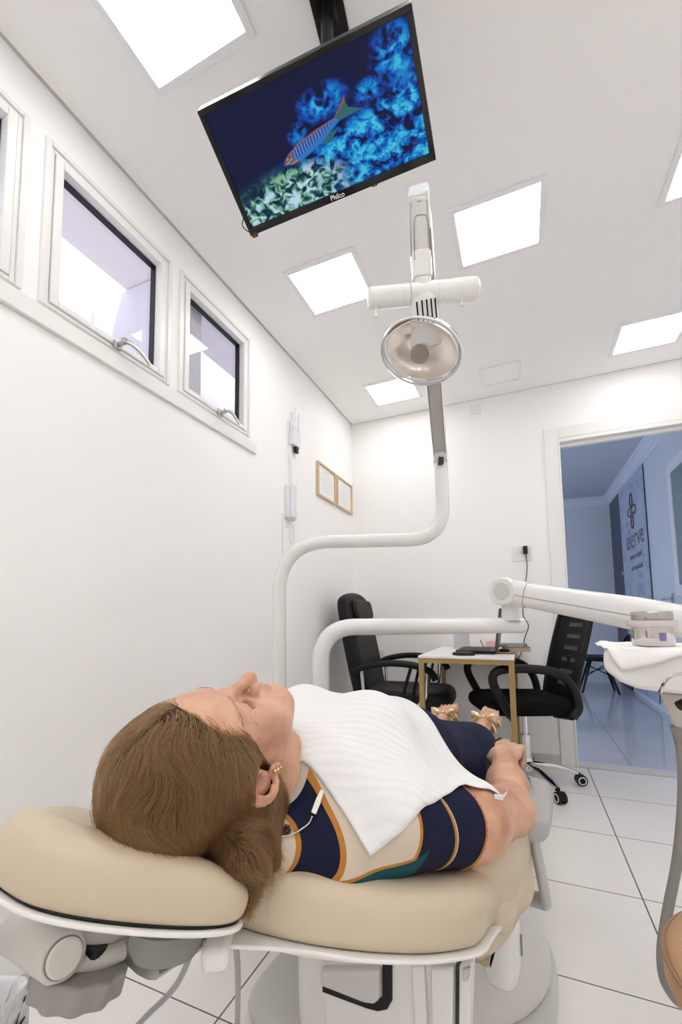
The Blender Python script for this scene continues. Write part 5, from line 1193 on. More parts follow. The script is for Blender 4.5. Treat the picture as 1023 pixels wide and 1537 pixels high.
# ---------------------------------------------------------------- patient lying on the chair
skin = bpy.data.materials.new('skin'); skin.use_nodes = True; nt = skin.node_tree; b = nt.nodes['Principled BSDF']; N = nt.nodes.new; L = nt.links.new
b.inputs['Roughness'].default_value = 0.48; b.inputs['Subsurface Weight'].default_value = 0.12; b.inputs['Subsurface Radius'].default_value = (1,0.35,0.2); b.inputs['Subsurface Scale'].default_value = 0.006
tc = N('ShaderNodeTexCoord'); n1 = N('ShaderNodeTexNoise'); n1.inputs['Scale'].default_value = 14; n1.inputs['Detail'].default_value = 5; L(tc.outputs['Object'], n1.inputs['Vector'])
cr = N('ShaderNodeValToRGB'); cr.color_ramp.elements[0].position = 0.32; cr.color_ramp.elements[0].color = (0.50,0.245,0.155,1); cr.color_ramp.elements[1].position = 0.62; cr.color_ramp.elements[1].color = (0.68,0.415,0.285,1); L(n1.outputs['Fac'], cr.inputs[0])
n3 = N('ShaderNodeTexNoise'); n3.inputs['Scale'].default_value = 150; n3.inputs['Detail'].default_value = 2; L(tc.outputs['Object'], n3.inputs['Vector'])
c3 = N('ShaderNodeValToRGB'); c3.color_ramp.elements[0].position = 0.66; c3.color_ramp.elements[0].color = (1,1,1,1); c3.color_ramp.elements[1].position = 0.72; c3.color_ramp.elements[1].color = (0.86,0.78,0.74,1); L(n3.outputs['Fac'], c3.inputs[0])
mxs = N('ShaderNodeMix'); mxs.data_type = 'RGBA'; mxs.blend_type = 'MULTIPLY'; mxs.inputs[0].default_value = 1.0; L(cr.outputs[0], mxs.inputs[6]); L(c3.outputs[0], mxs.inputs[7])
at_ = N('ShaderNodeAttribute'); at_.attribute_name = 'tone'
mx2 = N('ShaderNodeMix'); mx2.data_type = 'RGBA'; mx2.inputs[7].default_value = (0.50,0.17,0.14,1); L(at_.outputs['Fac'], mx2.inputs[0]); L(mxs.outputs[2], mx2.inputs[6])
L(mx2.outputs[2], b.inputs['Base Color'])
n2 = N('ShaderNodeTexNoise'); n2.inputs['Scale'].default_value = 260; n2.inputs['Detail'].default_value = 3; L(tc.outputs['Object'], n2.inputs['Vector'])
bp_ = N('ShaderNodeBump'); bp_.inputs['Strength'].default_value = 0.25; bp_.inputs['Distance'].default_value = 0.0008; L(n2.outputs['Fac'], bp_.inputs['Height']); L(bp_.outputs['Normal'], b.inputs['Normal'])

person = thing('person', 'woman with brown hair in a navy and beige dress lying back on the dental chair', 'person', BP(0.4, 0, 0.60))
def P3(s, q, z): return np.array(BP(s, q, z))
U3 = np.array(uu); V3 = np.array(vv_); Z3 = np.array((0,0,1.0))
def rotax(v, k, a): v = np.array(v); k = np.array(k); return v*math.cos(a)+np.cross(k, v)*math.sin(a)+k*(k@v)*(1-math.cos(a))
# head frame: hx to the patient's right, hy out of the face, hz to the crown
TILT = math.radians(5); ROLL = math.radians(13); YAW = math.radians(0)
hz = -U3*math.cos(TILT)+Z3*math.sin(TILT); hyv = Z3*math.cos(TILT)+U3*math.sin(TILT); hxv = V3.copy()
hyv = rotax(hyv, hz, -ROLL); hxv = rotax(hxv, hz, -ROLL)
HR = np.stack([hxv, hyv, hz], 1); HC = P3(0.052, 0.0, 0.782); HS = 1.03
def Hp(x, y, z): return HC+HR@(np.array((x, y, z), float)*HS)
# ---- skin surface: head, neck, chest, arms, hands, lower legs in one field
S = SDF()
def hc(a, b_, ra, rb=None, k=0.01, sub=False): S.cap(Hp(*a), Hp(*b_), ra*HS, None if rb is None else rb*HS, k, sub)
def he(c, r, k=0.01, sub=False, rot=None):
    R = HR if rot is None else HR@rot
    S.ell(Hp(*c), np.array(r)*HS, R, k, sub)
he((0,-0.012,0.036), (0.072,0.092,0.080))
he((0,0.022,-0.030), (0.059,0.058,0.082), k=0.03)
he((0,0.042,0.046), (0.056,0.040,0.048), k=0.03)
hc((-0.034,0.071,0.020), (0.034,0.071,0.020), 0.0115, k=0.018)
for s in (-1, 1):
    he((s*0.038,0.052,-0.024), (0.024,0.026,0.026), k=0.022)
    he((s*0.040,0.046,-0.058), (0.020,0.026,0.032), k=0.022)
    hc((s*0.050,-0.004,-0.058), (s*0.020,0.064,-0.100), 0.020, 0.019, k=0.022)
he((0,0.071,-0.104), (0.022,0.018,0.017), k=0.02)
he((0,0.045,-0.108), (0.030,0.034,0.018), k=0.025)
# eye sockets, lids
for s in (-1, 1):
    he((s*0.032,0.0905,0.002), (0.019,0.012,0.012), k=0.014, sub=True)
    he((s*0.0315,0.0655,0.001), (0.0155,0.0150,0.0125), k=0.005)
# nose
hc((0,0.079,0.012), (0,0.105,-0.030), 0.0068, 0.0098, k=0.012)
he((0,0.108,-0.032), (0.0105,0.0095,0.0095), k=0.008)
for s in (-1, 1):
    he((s*0.0130,0.0925,-0.036), (0.0075,0.0105,0.0082), k=0.007)
    he((s*0.0065,0.1000,-0.0450), (0.0036,0.0058,0.0042), k=0.003, sub=True)
# mouth mound, lips
he((0,0.066,-0.066), (0.030,0.024,0.026), k=0.016)
hc((-0.021,0.080,-0.066), (0,0.0905,-0.0635), 0.0040, 0.0056, k=0.006); hc((0.021,0.080,-0.066), (0,0.0905,-0.0635), 0.0040, 0.0056, k=0.006)
hc((-0.020,0.079,-0.0745), (0,0.0875,-0.0760), 0.0042, 0.0066, k=0.006); hc((0.020,0.079,-0.0745), (0,0.0875,-0.0760), 0.0042, 0.0066, k=0.006)
for s in (-1, 1):
    hc((s*0.024,0.080,-0.0695), (0,0.0955,-0.0697), 0.0013, k=0.0025, sub=True)
    # closed eye line and the fold above it
    q = [(-0.0145,0.0745,0.0005),(-0.007,0.0805,-0.0035),(0.002,0.0815,-0.0045),(0.010,0.0785,-0.0030),(0.0165,0.0715,-0.0005)]
    for a_, b_ in zip(q, q[1:]): hc((s*(0.0315+a_[0]), a_[1], a_[2]), (s*(0.0315+b_[0]), b_[1], b_[2]), 0.0011, k=0.002, sub=True)
    q = [(-0.013,0.0765,0.0100),(0.0,0.0815,0.0105),(0.012,0.0765,0.0085),(0.020,0.066,0.004)]
    for a_, b_ in zip(q, q[1:]): hc((s*(0.0315+a_[0]), a_[1], a_[2]), (s*(0.0315+b_[0]), b_[1], b_[2]), 0.0012, k=0.004, sub=True)
    # crow's feet, cheek fold beside nose, pouch below the eye
    for dz in (0.004, -0.004, -0.011): hc((s*0.056,0.058,0.0+dz*0.4), (s*0.067,0.040,dz*1.9), 0.0009, k=0.003, sub=True)
    hc((s*0.021,0.094,-0.044), (s*0.034,0.080,-0.076), 0.0014, k=0.006, sub=True)
    hc((s*0.018,0.0815,-0.012), (s*0.045,0.074,-0.020), 0.0012, k=0.004, sub=True)
# ears
ER = np.array([[1,0,0],[0,1,0],[0,0,1.0]])
for s in (-1, 1):
    ec = np.array((s*0.0765, -0.016, -0.008))
    tl = math.radians(24)
    def ep(a, r, out=0.0, yy=0.0):          # a: angle round the ear from the front-top, r relative radius
        y = -math.sin(a)*0.0200*r+yy; z = math.cos(a)*0.0325*r
        y2 = y*math.cos(tl)-z*math.sin(tl)*0.6; z2 = y*math.sin(tl)*0.6+z*math.cos(tl)
        return (ec[0]+s*(0.004+out+0.022*max(0, math.sin(a))), ec[1]+y2, ec[2]+z2)
    ert = np.array([[1,-s*0.62,0],[s*0.62,1,0],[0,0,1.0]]); ert /= np.linalg.norm(ert, axis=0)
    he((ec[0]+s*0.003, ec[1]-0.003, ec[2]), (0.0055,0.0185,0.030), k=0.006, rot=ert)
    ring_ = [ep(a, 1.0) for a in np.linspace(-0.9, PI*0.93, 13)]
    for a_, b_ in zip(ring_, ring_[1:]): hc(a_, b_, 0.0042, k=0.004)
    he((ec[0]+s*0.0055, ec[1]+0.012, ec[2]-0.032), (0.0055,0.0100,0.0120), k=0.007)
    he((ec[0]+s*0.0095, ec[1]+0.0015, ec[2]+0.001), (0.0085,0.0095,0.0150), k=0.004, sub=True)
    he((ec[0]+s*0.0085, ec[1]+0.0115, ec[2]-0.004), (0.0038,0.0042,0.0062), k=0.004)
    ah = [ep(a, 0.62, 0.002) for a in np.linspace(0.5, PI*0.8, 7)]
    for a_, b_ in zip(ah, ah[1:]): hc(a_, b_, 0.0028, k=0.004)
NECK_T, NECK_B = Hp(0,-0.025,-0.055), P3(0.185,0.0,0.665)
S.cap(NECK_T, NECK_B, 0.052, 0.060, k=0.03)
S.cap(Hp(0,0.02,-0.085), P3(0.20,0.0,0.705), 0.036, 0.05, k=0.035)
# torso under the dress
BT = np.stack([np.array(us), V3, np.array(nu_)], 1)
def TE(F, g=0.0):                          # torso masses, grown by g
    F.ell(P3(0.30,0,0.680), np.array((0.14,0.185,0.100))+g, BT, 0.05)
    for s in (-1, 1): F.ell(P3(0.385,s*0.080,0.738), np.array((0.092,0.088,0.080))+g, BT, 0.06)
    F.ell(P3(0.60,0,0.640), np.array((0.20,0.19,0.128))+g, BT, 0.06)
    F.ell(P3(0.80,0,0.545), np.array((0.16,0.195,0.098))+g, BT, 0.06)
    for s in (-1, 1):
        F.cap(P3(0.225,s*0.08,0.668), P3(0.260,s*0.180,0.648), 0.058+g, 0.062+g, 0.045)
        F.cap(P3(0.135,s*0.060,0.628), P3(0.23,s*0.13,0.630), 0.046+g, 0.055+g, 0.04)
        F.cap(P3(0.20,s*0.135,0.600), P3(0.50,s*0.175,0.535), 0.054+g, 0.062+g, 0.04)
TE(S, -0.010)
# arms: near arm hangs to the elbow and comes back to the armrest end, far arm lies mirrored
EL, WR = P3(0.600,0.303,0.560), P3(0.815,0.250,0.596)
for s in (1, -1):
    sh = P3(0.268,s*0.195,0.635); el = P3(0.600,s*0.303,0.560); wr = P3(0.815,s*0.250,0.596)
    mid = P3(0.44,s*0.265,0.588)
    S.cap(sh, mid, 0.064, 0.066, 0.03); S.cap(mid, el, 0.064, 0.049, 0.03)
    S.cap(el, (el+wr)/2, 0.0485, 0.044, 0.02); S.cap((el+wr)/2, wr, 0.044, 0.029, 0.02)
# hand: palm, four curled fingers, thumb at the side
    def hp3(a, b_, c): return P3(0.815+a, s*(0.250+b_), 0.596+c)
    S.ell(hp3(0.050,-0.008,0.004), np.array((0.048,0.040,0.020)), BT, 0.016)
    S.cap(wr, hp3(0.03,-0.006,0.004), 0.028, 0.026, 0.016)
    for k, (b0, ln, r) in enumerate(((0.026,0.86,0.0088),(0.006,1.0,0.0098),(-0.014,1.03,0.0100),(-0.033,0.95,0.0096))):
        a0 = hp3(0.082+0.006*math.sin(k+0.3), b0, 0.014); a1 = hp3(0.082+0.027*ln, b0*0.96, 0.000); a2 = hp3(0.082+0.026*ln, b0*0.9, -0.026); a3 = hp3(0.082+0.006*ln, b0*0.86, -0.036)
        S.cap(hp3(0.045, b0*0.7-0.004, 0.008), a0, r*0.95, r*1.18, 0.008)
        S.cap(a0, a1, r*1.12, r, 0.006); S.cap(a1, a2, r, r*0.92, 0.004); S.cap(a2, a3, r*0.92, r*0.78, 0.003)
    S.cap(hp3(0.018,-0.026,-0.004), hp3(0.046,-0.044,-0.012), 0.018, 0.0145, 0.014); S.cap(hp3(0.046,-0.044,-0.012), hp3(0.074,-0.044,-0.022), 0.0130, 0.0108, 0.006); S.cap(hp3(0.074,-0.044,-0.022), hp3(0.092,-0.032,-0.034), 0.0106, 0.0082, 0.004)
# legs and feet, soles away from the viewpoint
for s in (1, -1):
    S.cap(P3(0.85,s*0.095,0.545), P3(1.10,s*0.088,0.535), 0.080, 0.056, 0.03)
    fo = -0.065                              # both feet lean a little to the far side
    S.cap(P3(1.10,s*0.088,0.535), P3(1.20,s*0.086+fo*0.4,0.520), 0.055, 0.048, 0.03); S.cap(P3(1.20,s*0.086+fo*0.4,0.520), P3(1.38,s*0.082+fo,0.497), 0.048, 0.033, 0.02)
    S.ell(P3(1.41,s*0.082+fo,0.488), np.array((0.034,0.032,0.034)), None, 0.02)
    S.cap(P3(1.40,s*0.084+fo,0.500), P3(1.515,s*0.092+fo,0.545), 0.034, 0.027, 0.02); S.ell(P3(1.525,s*0.095+fo,0.551), np.array((0.040,0.042,0.022)), R_, 0.02)
    for k in range(5):
        q0 = s*(0.065+k*0.0150)+fo; S.cap(P3(1.550,q0,0.555), P3(1.585-0.008*k,q0,0.567), 0.0105-0.0008*k+(0.003 if k == 0 else 0), 0.0085-0.0006*k+(0.003 if k == 0 else 0), 0.004)
VOX = 0.0024
allp = np.array([P3(s, q, 0.6) for s in (-0.16, 1.66) for q in (-0.40, 0.40)])
lo = np.array((allp[:,0].min(), allp[:,1].min(), 0.42)); hi = np.array((allp[:,0].max(), allp[:,1].max(), 0.97))
me = S.mesh(lo, hi, VOX, 'body')
co = np.empty(len(me.vertices)*3, np.float32); me.vertices.foreach_get('co', co); co = co.reshape(-1, 3)
hl = (co-HC)@HR/HS                            # head coordinates of every skin point
tone = np.zeros(len(co), np.float32)
def gauss(c, r): return np.exp(-(((hl-np.array(c))/np.array(r))**2).sum(1))
head_m = (np.abs(hl[:,0]) < 0.12) & (np.abs(hl[:,2]) < 0.16)
tone += np.where(head_m, 0.30*gauss((0,0.108,-0.03),(0.016,0.016,0.016))+0.75*np.maximum(gauss((0,0.09,-0.064),(0.017,0.012,0.0042)), gauss((0,0.088,-0.0755),(0.016,0.012,0.0048)))+0.18*gauss((0.045,0.06,-0.03),(0.022,0.03,0.022))+0.18*gauss((-0.045,0.06,-0.03),(0.022,0.03,0.022))+0.55*gauss((0.088,-0.018,-0.008),(0.016,0.024,0.036))+0.20*gauss((0.032,0.078,-0.002),(0.016,0.012,0.010))+0.20*gauss((-0.032,0.078,-0.002),(0.016,0.012,0.010)), 0)
at2 = me.attributes.new('tone', 'FLOAT', 'POINT'); at2.data.foreach_set('value', np.clip(tone, 0, 1))
body = link('body', me, skin, person, smooth=180)
sm_ = body.modifiers.new('soft', 'CORRECTIVE_SMOOTH') if False else None
bvh_me = bpy.data.meshes  # (kept for clarity of order)
# ---- dress
D = SDF(); TE(D, 0.004)
for s in (1, -1):
    sh = P3(0.268,s*0.195,0.635); mid = P3(0.44,s*0.265,0.588); el = P3(0.600,s*0.303,0.560)
    D.cap(sh, mid, 0.068, 0.0745, 0.04); D.cap(mid, mid+(el-mid)*0.30, 0.0745, 0.0745, 0.03)
    D.cap(P3(0.85,s*0.095,0.545), P3(1.13,s*0.088,0.540), 0.088, 0.064, 0.035)
D.ell(P3(0.98,0,0.555), np.array((0.20,0.165,0.072)), R_, 0.05)
# cuts: neckline, sleeve hems, skirt hem, hollow inside
D.cap(Hp(0,-0.0,-0.06), P3(0.175,0.0,0.715), 0.055, 0.064, 0.006, sub=True)
for s in (1, -1):
    a_ = P3(0.44,s*0.265,0.588); e_ = P3(0.600,s*0.303,0.560); ad_ = (e_-a_)/np.linalg.norm(e_-a_)
    cpt = a_+ad_*0.055
    D.ell(cpt+ad_*0.12+V3*s*0.02, np.array((0.12,0.13,0.14)), np.stack([ad_, np.cross(Z3, ad_), Z3], 1), 0.004, sub=True) if False else None
D.half(P3(1.125,0,0.5), U3, 0.004)
dl_, dh_ = lo.copy(), hi.copy()
me = D.mesh(lo, hi, 0.0032, 'dress')
co = np.empty(len(me.vertices)*3, np.float32); me.vertices.foreach_get('co', co); co = co.reshape(-1, 3).astype(float)
# open sleeve and skirt ends and the neck: drop the cap faces so the cloth is a shell
rel = co-np.array((O2.x, O2.y, 0)); sS = rel@U3; qS = rel@V3
bmd = bmesh.new(); bmd.from_mesh(me)
a_ = P3(0.44,0.265,0.588); e_ = P3(0.600,0.303,0.560); ad_ = (e_-a_)/np.linalg.norm(e_-a_)
dele = []
for f_ in bmd.faces:
    c = np.array(f_.calc_center_median()); r_ = c-np.array((O2.x, O2.y, 0)); s_c, q_c = r_@U3, r_@V3
    kill = s_c > 1.121
    for sg in (1, -1):
        a2 = P3(0.44,sg*0.265,0.588); e2 = P3(0.600,sg*0.318,0.565); d2 = (e2-a2)/np.linalg.norm(e2-a2)
        tt = (c-a2)@d2; rad = np.linalg.norm((c-a2)-tt*d2)
        wv = 0.006*math.sin(9*math.atan2(c[2]-a2[2], q_c))
        if tt > -0.055+wv and sg*q_c > 0.19 and rad < 0.10 and s_c < 0.75: kill = True
    if kill: dele.append(f_)
bmesh.ops.delete(bmd, geom=dele, context='FACES')
bmd.to_mesh(me); bmd.free()
co = np.empty(len(me.vertices)*3, np.float32); me.vertices.foreach_get('co', co); co = co.reshape(-1, 3)
rel = co-np.array((O2.x, O2.y, 0)); st_ = np.stack([rel@U3, rel@V3, co[:,2]+SL*(rel@U3)], 1).astype(np.float32)
at3 = me.attributes.new('cloth', 'FLOAT_VECTOR', 'POINT'); at3.data.foreach_set('vector', st_.ravel())
hem_ = np.full(len(co), -1.0, np.float32)
for sg in (1, -1):
    a2 = P3(0.44,sg*0.265,0.588); e2 = P3(0.600,sg*0.312,0.560); d2 = (e2-a2)/np.linalg.norm(e2-a2)
    q_ = rel@V3; tt = (co-a2)@d2; rad = np.linalg.norm((co-a2)-tt[:, None]*d2, axis=1)
    wv_ = 0.006*np.sin(9*np.arctan2(co[:, 2]-a2[2], q_))
    m_h = (sg*q_ > 0.17) & (rad < 0.115) & (st_[:, 0] < 0.75)
    hem_ = np.where(m_h, (tt-wv_+0.055).astype(np.float32), hem_)
at4 = me.attributes.new('hem', 'FLOAT', 'POINT'); at4.data.foreach_set('value', hem_)
tn = SDF(); tn.cap(Hp(0,-0.0,-0.06), P3(0.175,0.0,0.715), 0.055, 0.064); nd_ = tn(co.astype(float)).astype(np.float32)
at5 = me.attributes.new('neckline', 'FLOAT', 'POINT'); at5.data.foreach_set('value', nd_)
dm = bpy.data.materials.new('dress_print'); dm.use_nodes = True; nt = dm.node_tree; b = nt.nodes['Principled BSDF']; b.inputs['Roughness'].default_value = 0.75; b.inputs['Specular IOR Level'].default_value = 0.2
N = nt.nodes.new; L = nt.links.new
at_ = N('ShaderNodeAttribute'); at_.attribute_name = 'cloth'; spx = N('ShaderNodeSeparateXYZ'); L(at_.outputs['Vector'], spx.inputs[0])
Sx, Qx, Hx_ = spx.outputs
def dmath(op, a, b_=None, c=None):
    n = N('ShaderNodeMath'); n.operation = op
    for i, q in enumerate((a, b_, c)):
        if q is None: continue
        if isinstance(q, (int, float)): n.inputs[i].default_value = q
        else: L(q, n.inputs[i])
    return n.outputs[0]
def rng_(o, a, b_): return dmath('MULTIPLY', dmath('GREATER_THAN', o, a), dmath('LESS_THAN', o, b_))
NAVY, ORG, BEI, TEAL = (0.0065,0.0095,0.034), (0.46,0.20,0.035), (0.62,0.53,0.43), (0.008,0.075,0.085)
cur = None
def lay(mask, col):
    global cur
    mx = N('ShaderNodeMix'); mx.data_type = 'RGBA'; L(mask, mx.inputs[0]); mx.inputs[7].default_value = (*col, 1)
    if cur is None: mx.inputs[6].default_value = (*NAVY, 1)
    else: L(cur, mx.inputs[6])
    cur = mx.outputs[2]
DRESS_LAYERS = True
# print: beige yoke, navy band, beige block framed in orange, navy sleeve with piping, teal below
slant = dmath('SUBTRACT', Sx, dmath('MULTIPLY', dmath('SUBTRACT', Hx_, 0.645), 0.20))
low = dmath('SUBTRACT', Hx_, dmath('MULTIPLY_ADD', dmath('SUBTRACT', Sx, 0.145), 0.62, 0.632))      # <0 below the beige block
lay(dmath('LESS_THAN', slant, 0.109), BEI)
lay(rng_(slant, 0.106, 0.112), ORG)
lay(rng_(slant, 0.145, 0.214), BEI)
lay(dmath('MULTIPLY', rng_(slant, 0.145, 0.236), dmath('LESS_THAN', low, 0.0)), TEAL)
lay(dmath('MULTIPLY', rng_(slant, 0.142, 0.218), rng_(low, -0.003, 0.003)), ORG)
lay(rng_(slant, 0.1425, 0.1475), ORG)
lay(dmath('MULTIPLY', rng_(slant, 0.2125, 0.2175), dmath('GREATER_THAN', low, -0.003)), ORG)
pip = dmath('SUBTRACT', Sx, dmath('MULTIPLY', dmath('SUBTRACT', Hx_, 0.70), 0.05))
sleeve = dmath('MULTIPLY', dmath('GREATER_THAN', dmath('ABSOLUTE', Qx), 0.225), dmath('LESS_THAN', Hx_, 0.775))
lay(dmath('MULTIPLY', rng_(pip, 0.300, 0.3055), sleeve), ORG)
lay(dmath('MULTIPLY', rng_(pip, 0.3055, 0.3075), sleeve), BEI)
hem = N('ShaderNodeAttribute'); hem.attribute_name = 'hem'; lay(rng_(hem.outputs['Fac'], -0.007, 0.05), ORG)
nkl = N('ShaderNodeAttribute'); nkl.attribute_name = 'neckline'; lay(dmath('LESS_THAN', nkl.outputs['Fac'], 0.019), (0.60,0.53,0.45))
L(cur, b.inputs['Base Color'])
dress = link('dress', me, dm, person, smooth=180)
so_ = dress.modifiers.new('solid', 'SOLIDIFY'); so_.thickness = 0.002; so_.offset = -1
# ---------------------------------------------------------------- hair: a soft mass over the scalp and strands combed along it
def hair_field(sub=True):
    F = SDF()
    def ell(c, r, k=0.02, s_=False): F.ell(Hp(*c), np.array(r), HR, k, s_)
    def cap(a, b_, ra, rb, k=0.02, s_=False): F.cap(Hp(*a), Hp(*b_), ra, rb, k, s_)
    ell((0,-0.022,0.048), (0.090,0.104,0.104))
    ell((0,-0.035,0.070), (0.090,0.090,0.090), 0.03)
    for s in (-1, 1):
        cap((s*0.060,-0.010,0.035), (s*0.064,-0.040,-0.035), 0.030, 0.030, 0.03)
        cap((s*0.060,-0.045,-0.02), (s*0.058,-0.070,-0.070), 0.031, 0.024, 0.03)
    cap((0.0,-0.085,0.0), (0.0,-0.095,-0.06), 0.045, 0.035, 0.03)
    cap((0.040,-0.082,0.015), (0.058,-0.092,-0.055), 0.040, 0.034, 0.03)
    F.cap(Hp(0.045,-0.088,-0.015), np.array(at(350,1284,0.575)), 0.030, 0.016, 0.025)
    # lock falling into the gap before the backrest
    F.cap(Hp(0.062,-0.060,-0.045), np.array(at(386,1305,0.585)), 0.021, 0.014, 0.025)
    F.cap(np.array(at(384,1300,0.585)), np.array(at(368,1372,0.575)), 0.013, 0.005, 0.012)
    F.cap(Hp(0.060,-0.055,-0.065), np.array(at(412,1298,0.615)), 0.016, 0.005, 0.015)
    F.cap(Hp(0.050,-0.070,-0.025), np.array(at(372,1285,0.57)), 0.030, 0.018, 0.025)
    ell((0,0.122,-0.020), (0.098,0.080,0.128), 0.012, True)
    for s in (-1, 1): ell((s*0.098,-0.010,-0.020), (0.042,0.032,0.038), 0.008, True)
    return F
HF = hair_field()
clo = HC-0.30; chi = HC+0.30
me = HF.mesh(clo, chi, 0.004, 'hair_mass')
hm_ = bpy.data.materials.new('hair_brown'); hm_.use_nodes = True; b = hm_.node_tree.nodes['Principled BSDF']; b.inputs['Base Color'].default_value = (0.045,0.019,0.008,1); b.inputs['Roughness'].default_value = 0.7; b.inputs['Specular IOR Level'].default_value = 0.2
hair = link('hair', me, hm_, person, smooth=180)
# strands
vco = np.empty(len(me.vertices)*3, np.float32); me.vertices.foreach_get('co', vco); vco = vco.reshape(-1, 3).astype(float)
pw_ = np.array(parent_world(person).translation); vco = vco+pw_
NS, NP_ = 34000, 18
def field(P, F=HF): return F(P)
def grad(P, e=0.0015):
    g = np.zeros_like(P)
    for a in range(3):
        d = np.zeros(3); d[a] = e; g[:, a] = field(P+d)-field(P-d)
    n = np.linalg.norm(g, axis=1, keepdims=True); return g/np.maximum(n, 1e-9)
# denser where the photograph looks: the near side and the crown
wgt = np.where((vco-HC)@HR[:,0] > -0.03, 1.0, 0.35)
p = vco[rng.choice(len(vco), NS, p=wgt/wgt.sum())]+rng.normal(0, 0.002, (NS, 3))
hlq = (p-HC)@HR
depth_off = rng.uniform(-0.002, 0.0045, NS)
step = rng.uniform(0.0065, 0.0115, NS)[:, None]
wob = rng.normal(0, 1, (NS, 3)); ph_ = rng.uniform(0, 6.28, NS)
tgt1 = np.array(at(368,1385,0.575)); tgt2 = np.array(at(425,1310,0.62))
fall = tgt1-Hp(0.066,-0.045,-0.035); fall /= np.linalg.norm(fall)
pts = np.zeros((NS, NP_, 3))
prevd = None
for i in range(NP_):
    pts[:, i] = p
    g = grad(p)
    l = (p-HC)@HR
    back = np.array([0,-1.0,0])[None, :]+np.zeros_like(l)
    back[:, 2] = np.where(l[:, 1] > -0.02, -0.30, -0.85)-0.5*np.clip((0.03-l[:, 2])/0.08, 0, 1)
    back[:, 0] = 0.25*np.sign(l[:, 0])*np.clip((l[:, 1])/0.08, 0, 1)
    d = back@HR.T
    low = np.clip((0.030-l[:, 2])/0.10, 0, 1)[:, None]*np.clip(l[:, 0]/0.03, 0, 1)[:, None]
    sel = (ph_ > 1.2)[:, None]
    tv_ = fall[None, :]+np.zeros_like(p)
    d = d*(1-low*0.8)+tv_*low*1.3
    clump = np.sin(p@np.array((61.0,37,53)))[:, None]*0.30+np.sin(p@np.array((-33.0,71,47))+1.7)[:, None]*0.42+np.sin(p@np.array((120.0,-90,75))+0.4)[:, None]*0.25
    d += 0.10*wob+(0.16*np.sin(ph_+i*0.5)[:, None]+clump)*np.cross(g, d)
    d -= g*(d*g).sum(1, keepdims=True)
    d /= np.maximum(np.linalg.norm(d, axis=1, keepdims=True), 1e-6)
    if prevd is not None: d = 0.55*prevd+0.45*d; d /= np.maximum(np.linalg.norm(d, axis=1, keepdims=True), 1e-6)
    prevd = d
    dmin = np.minimum(np.linalg.norm(tgt1-p, axis=1), np.linalg.norm(tgt2-p, axis=1))[:, None]
    q = p+d*step*np.clip((dmin-0.008)/0.04, 0.05, 1)
    dist = field(q); gq = grad(q)
    lim = np.clip(dist-depth_off, -0.004, 0.004)
    p = q-gq*lim[:, None]*0.8
# a few loose flyaway hairs lifting off the crown
fly = rng.random(NS) < np.where(hlq[:, 2] > 0.07, 0.13, 0.04)
lift = (np.linspace(0, 1, NP_)**2)[None, :, None]*rng.uniform(0.004, 0.016, (NS, 1, 1))*grad(pts[:, 0])[:, None, :]
pts = np.where(fly[:, None, None], pts+lift, pts)
pts -= pw_
hc_ = bpy.data.hair_curves.new('hair_strands'); hc_.add_curves([NP_]*NS)
hc_.points.foreach_set('position', pts.astype(np.float32).ravel())
rad_ = np.tile(np.linspace(1, 0.25, NP_), NS)*np.repeat(rng.uniform(0.00020, 0.00036, NS), NP_)
hc_.points.foreach_set('radius', rad_.astype(np.float32))
try: hc_.set_types(type='POLY')
except Exception: pass
ho = bpy.data.objects.new('hair_strands', hc_); C.objects.link(ho); ho.parent = hair
hs_ = bpy.data.materials.new('hair_strand'); hs_.use_nodes = True; nt = hs_.node_tree
for n in list(nt.nodes):
    if n.type != 'OUTPUT_MATERIAL': nt.nodes.remove(n)
o_ = [n for n in nt.nodes if n.type == 'OUTPUT_MATERIAL'][0]
hb_ = nt.nodes.new('ShaderNodeBsdfHairPrincipled'); hb_.parametrization = 'COLOR'; hb_.inputs['Roughness'].default_value = 0.38; hb_.inputs['Radial Roughness'].default_value = 0.45
inf = nt.nodes.new('ShaderNodeHairInfo'); cr = nt.nodes.new('ShaderNodeValToRGB'); cr.color_ramp.elements[0].color = (0.022,0.008,0.0022,1); cr.color_ramp.elements[1].color = (0.20,0.092,0.028,1)
nt.links.new(inf.outputs['Random'], cr.inputs[0]); nt.links.new(cr.outputs[0], hb_.inputs['Color']); nt.links.new(hb_.outputs[0], o_.inputs['Surface'])
hc_.materials.append(hs_)
# ---------------------------------------------------------------- paper bib draped over the chest, and what the patient wears
bpy.context.view_layer.update()
dgx = bpy.context.evaluated_depsgraph_get()
def world_bvh(o):
    m = o.data.copy(); m.transform(parent_world(o))
    bmx = bmesh.new(); bmx.from_mesh(m); tr_ = BVHTree.FromBMesh(bmx); bmx.free(); bpy.data.meshes.remove(m); return tr_
TB = [world_bvh(dress), world_bvh(body)]
def top_z(s, q, zmax=1.0):
    o = BP(s, q, zmax); best = None
    for tb in TB:
        h = tb.ray_cast(o, V((0,0,-1)))
        if h[0] is not None and (best is None or h[0].z > best): best = h[0].z
    return best
EDGE = [V((0.166,0.200)), V((0.222,0.246)), V((0.300,0.262)), V((0.387,0.274)), V((0.470,0.322))]
EP_ = smooth_path([V((e.x, e.y, 0)) for e in EDGE], 10)
def bil(u, v):                              # u across the bib (far side to near side), v from neck to belly
    N0, F0 = (0.160,-0.170), (0.67,-0.050)
    k = v*(len(EP_)-1); i0 = min(int(k), len(EP_)-2); e = EP_[i0].lerp(EP_[i0+1], k-i0)
    l = [N0[i]*(1-v)+F0[i]*v for i in (0, 1)]
    w = u
    s, q = l[0]*(1-w)+e.x*w, l[1]*(1-w)+e.y*w
    s += 0.012*math.sin(PI*u)*(1-v)
    return s, q
n_ = 72
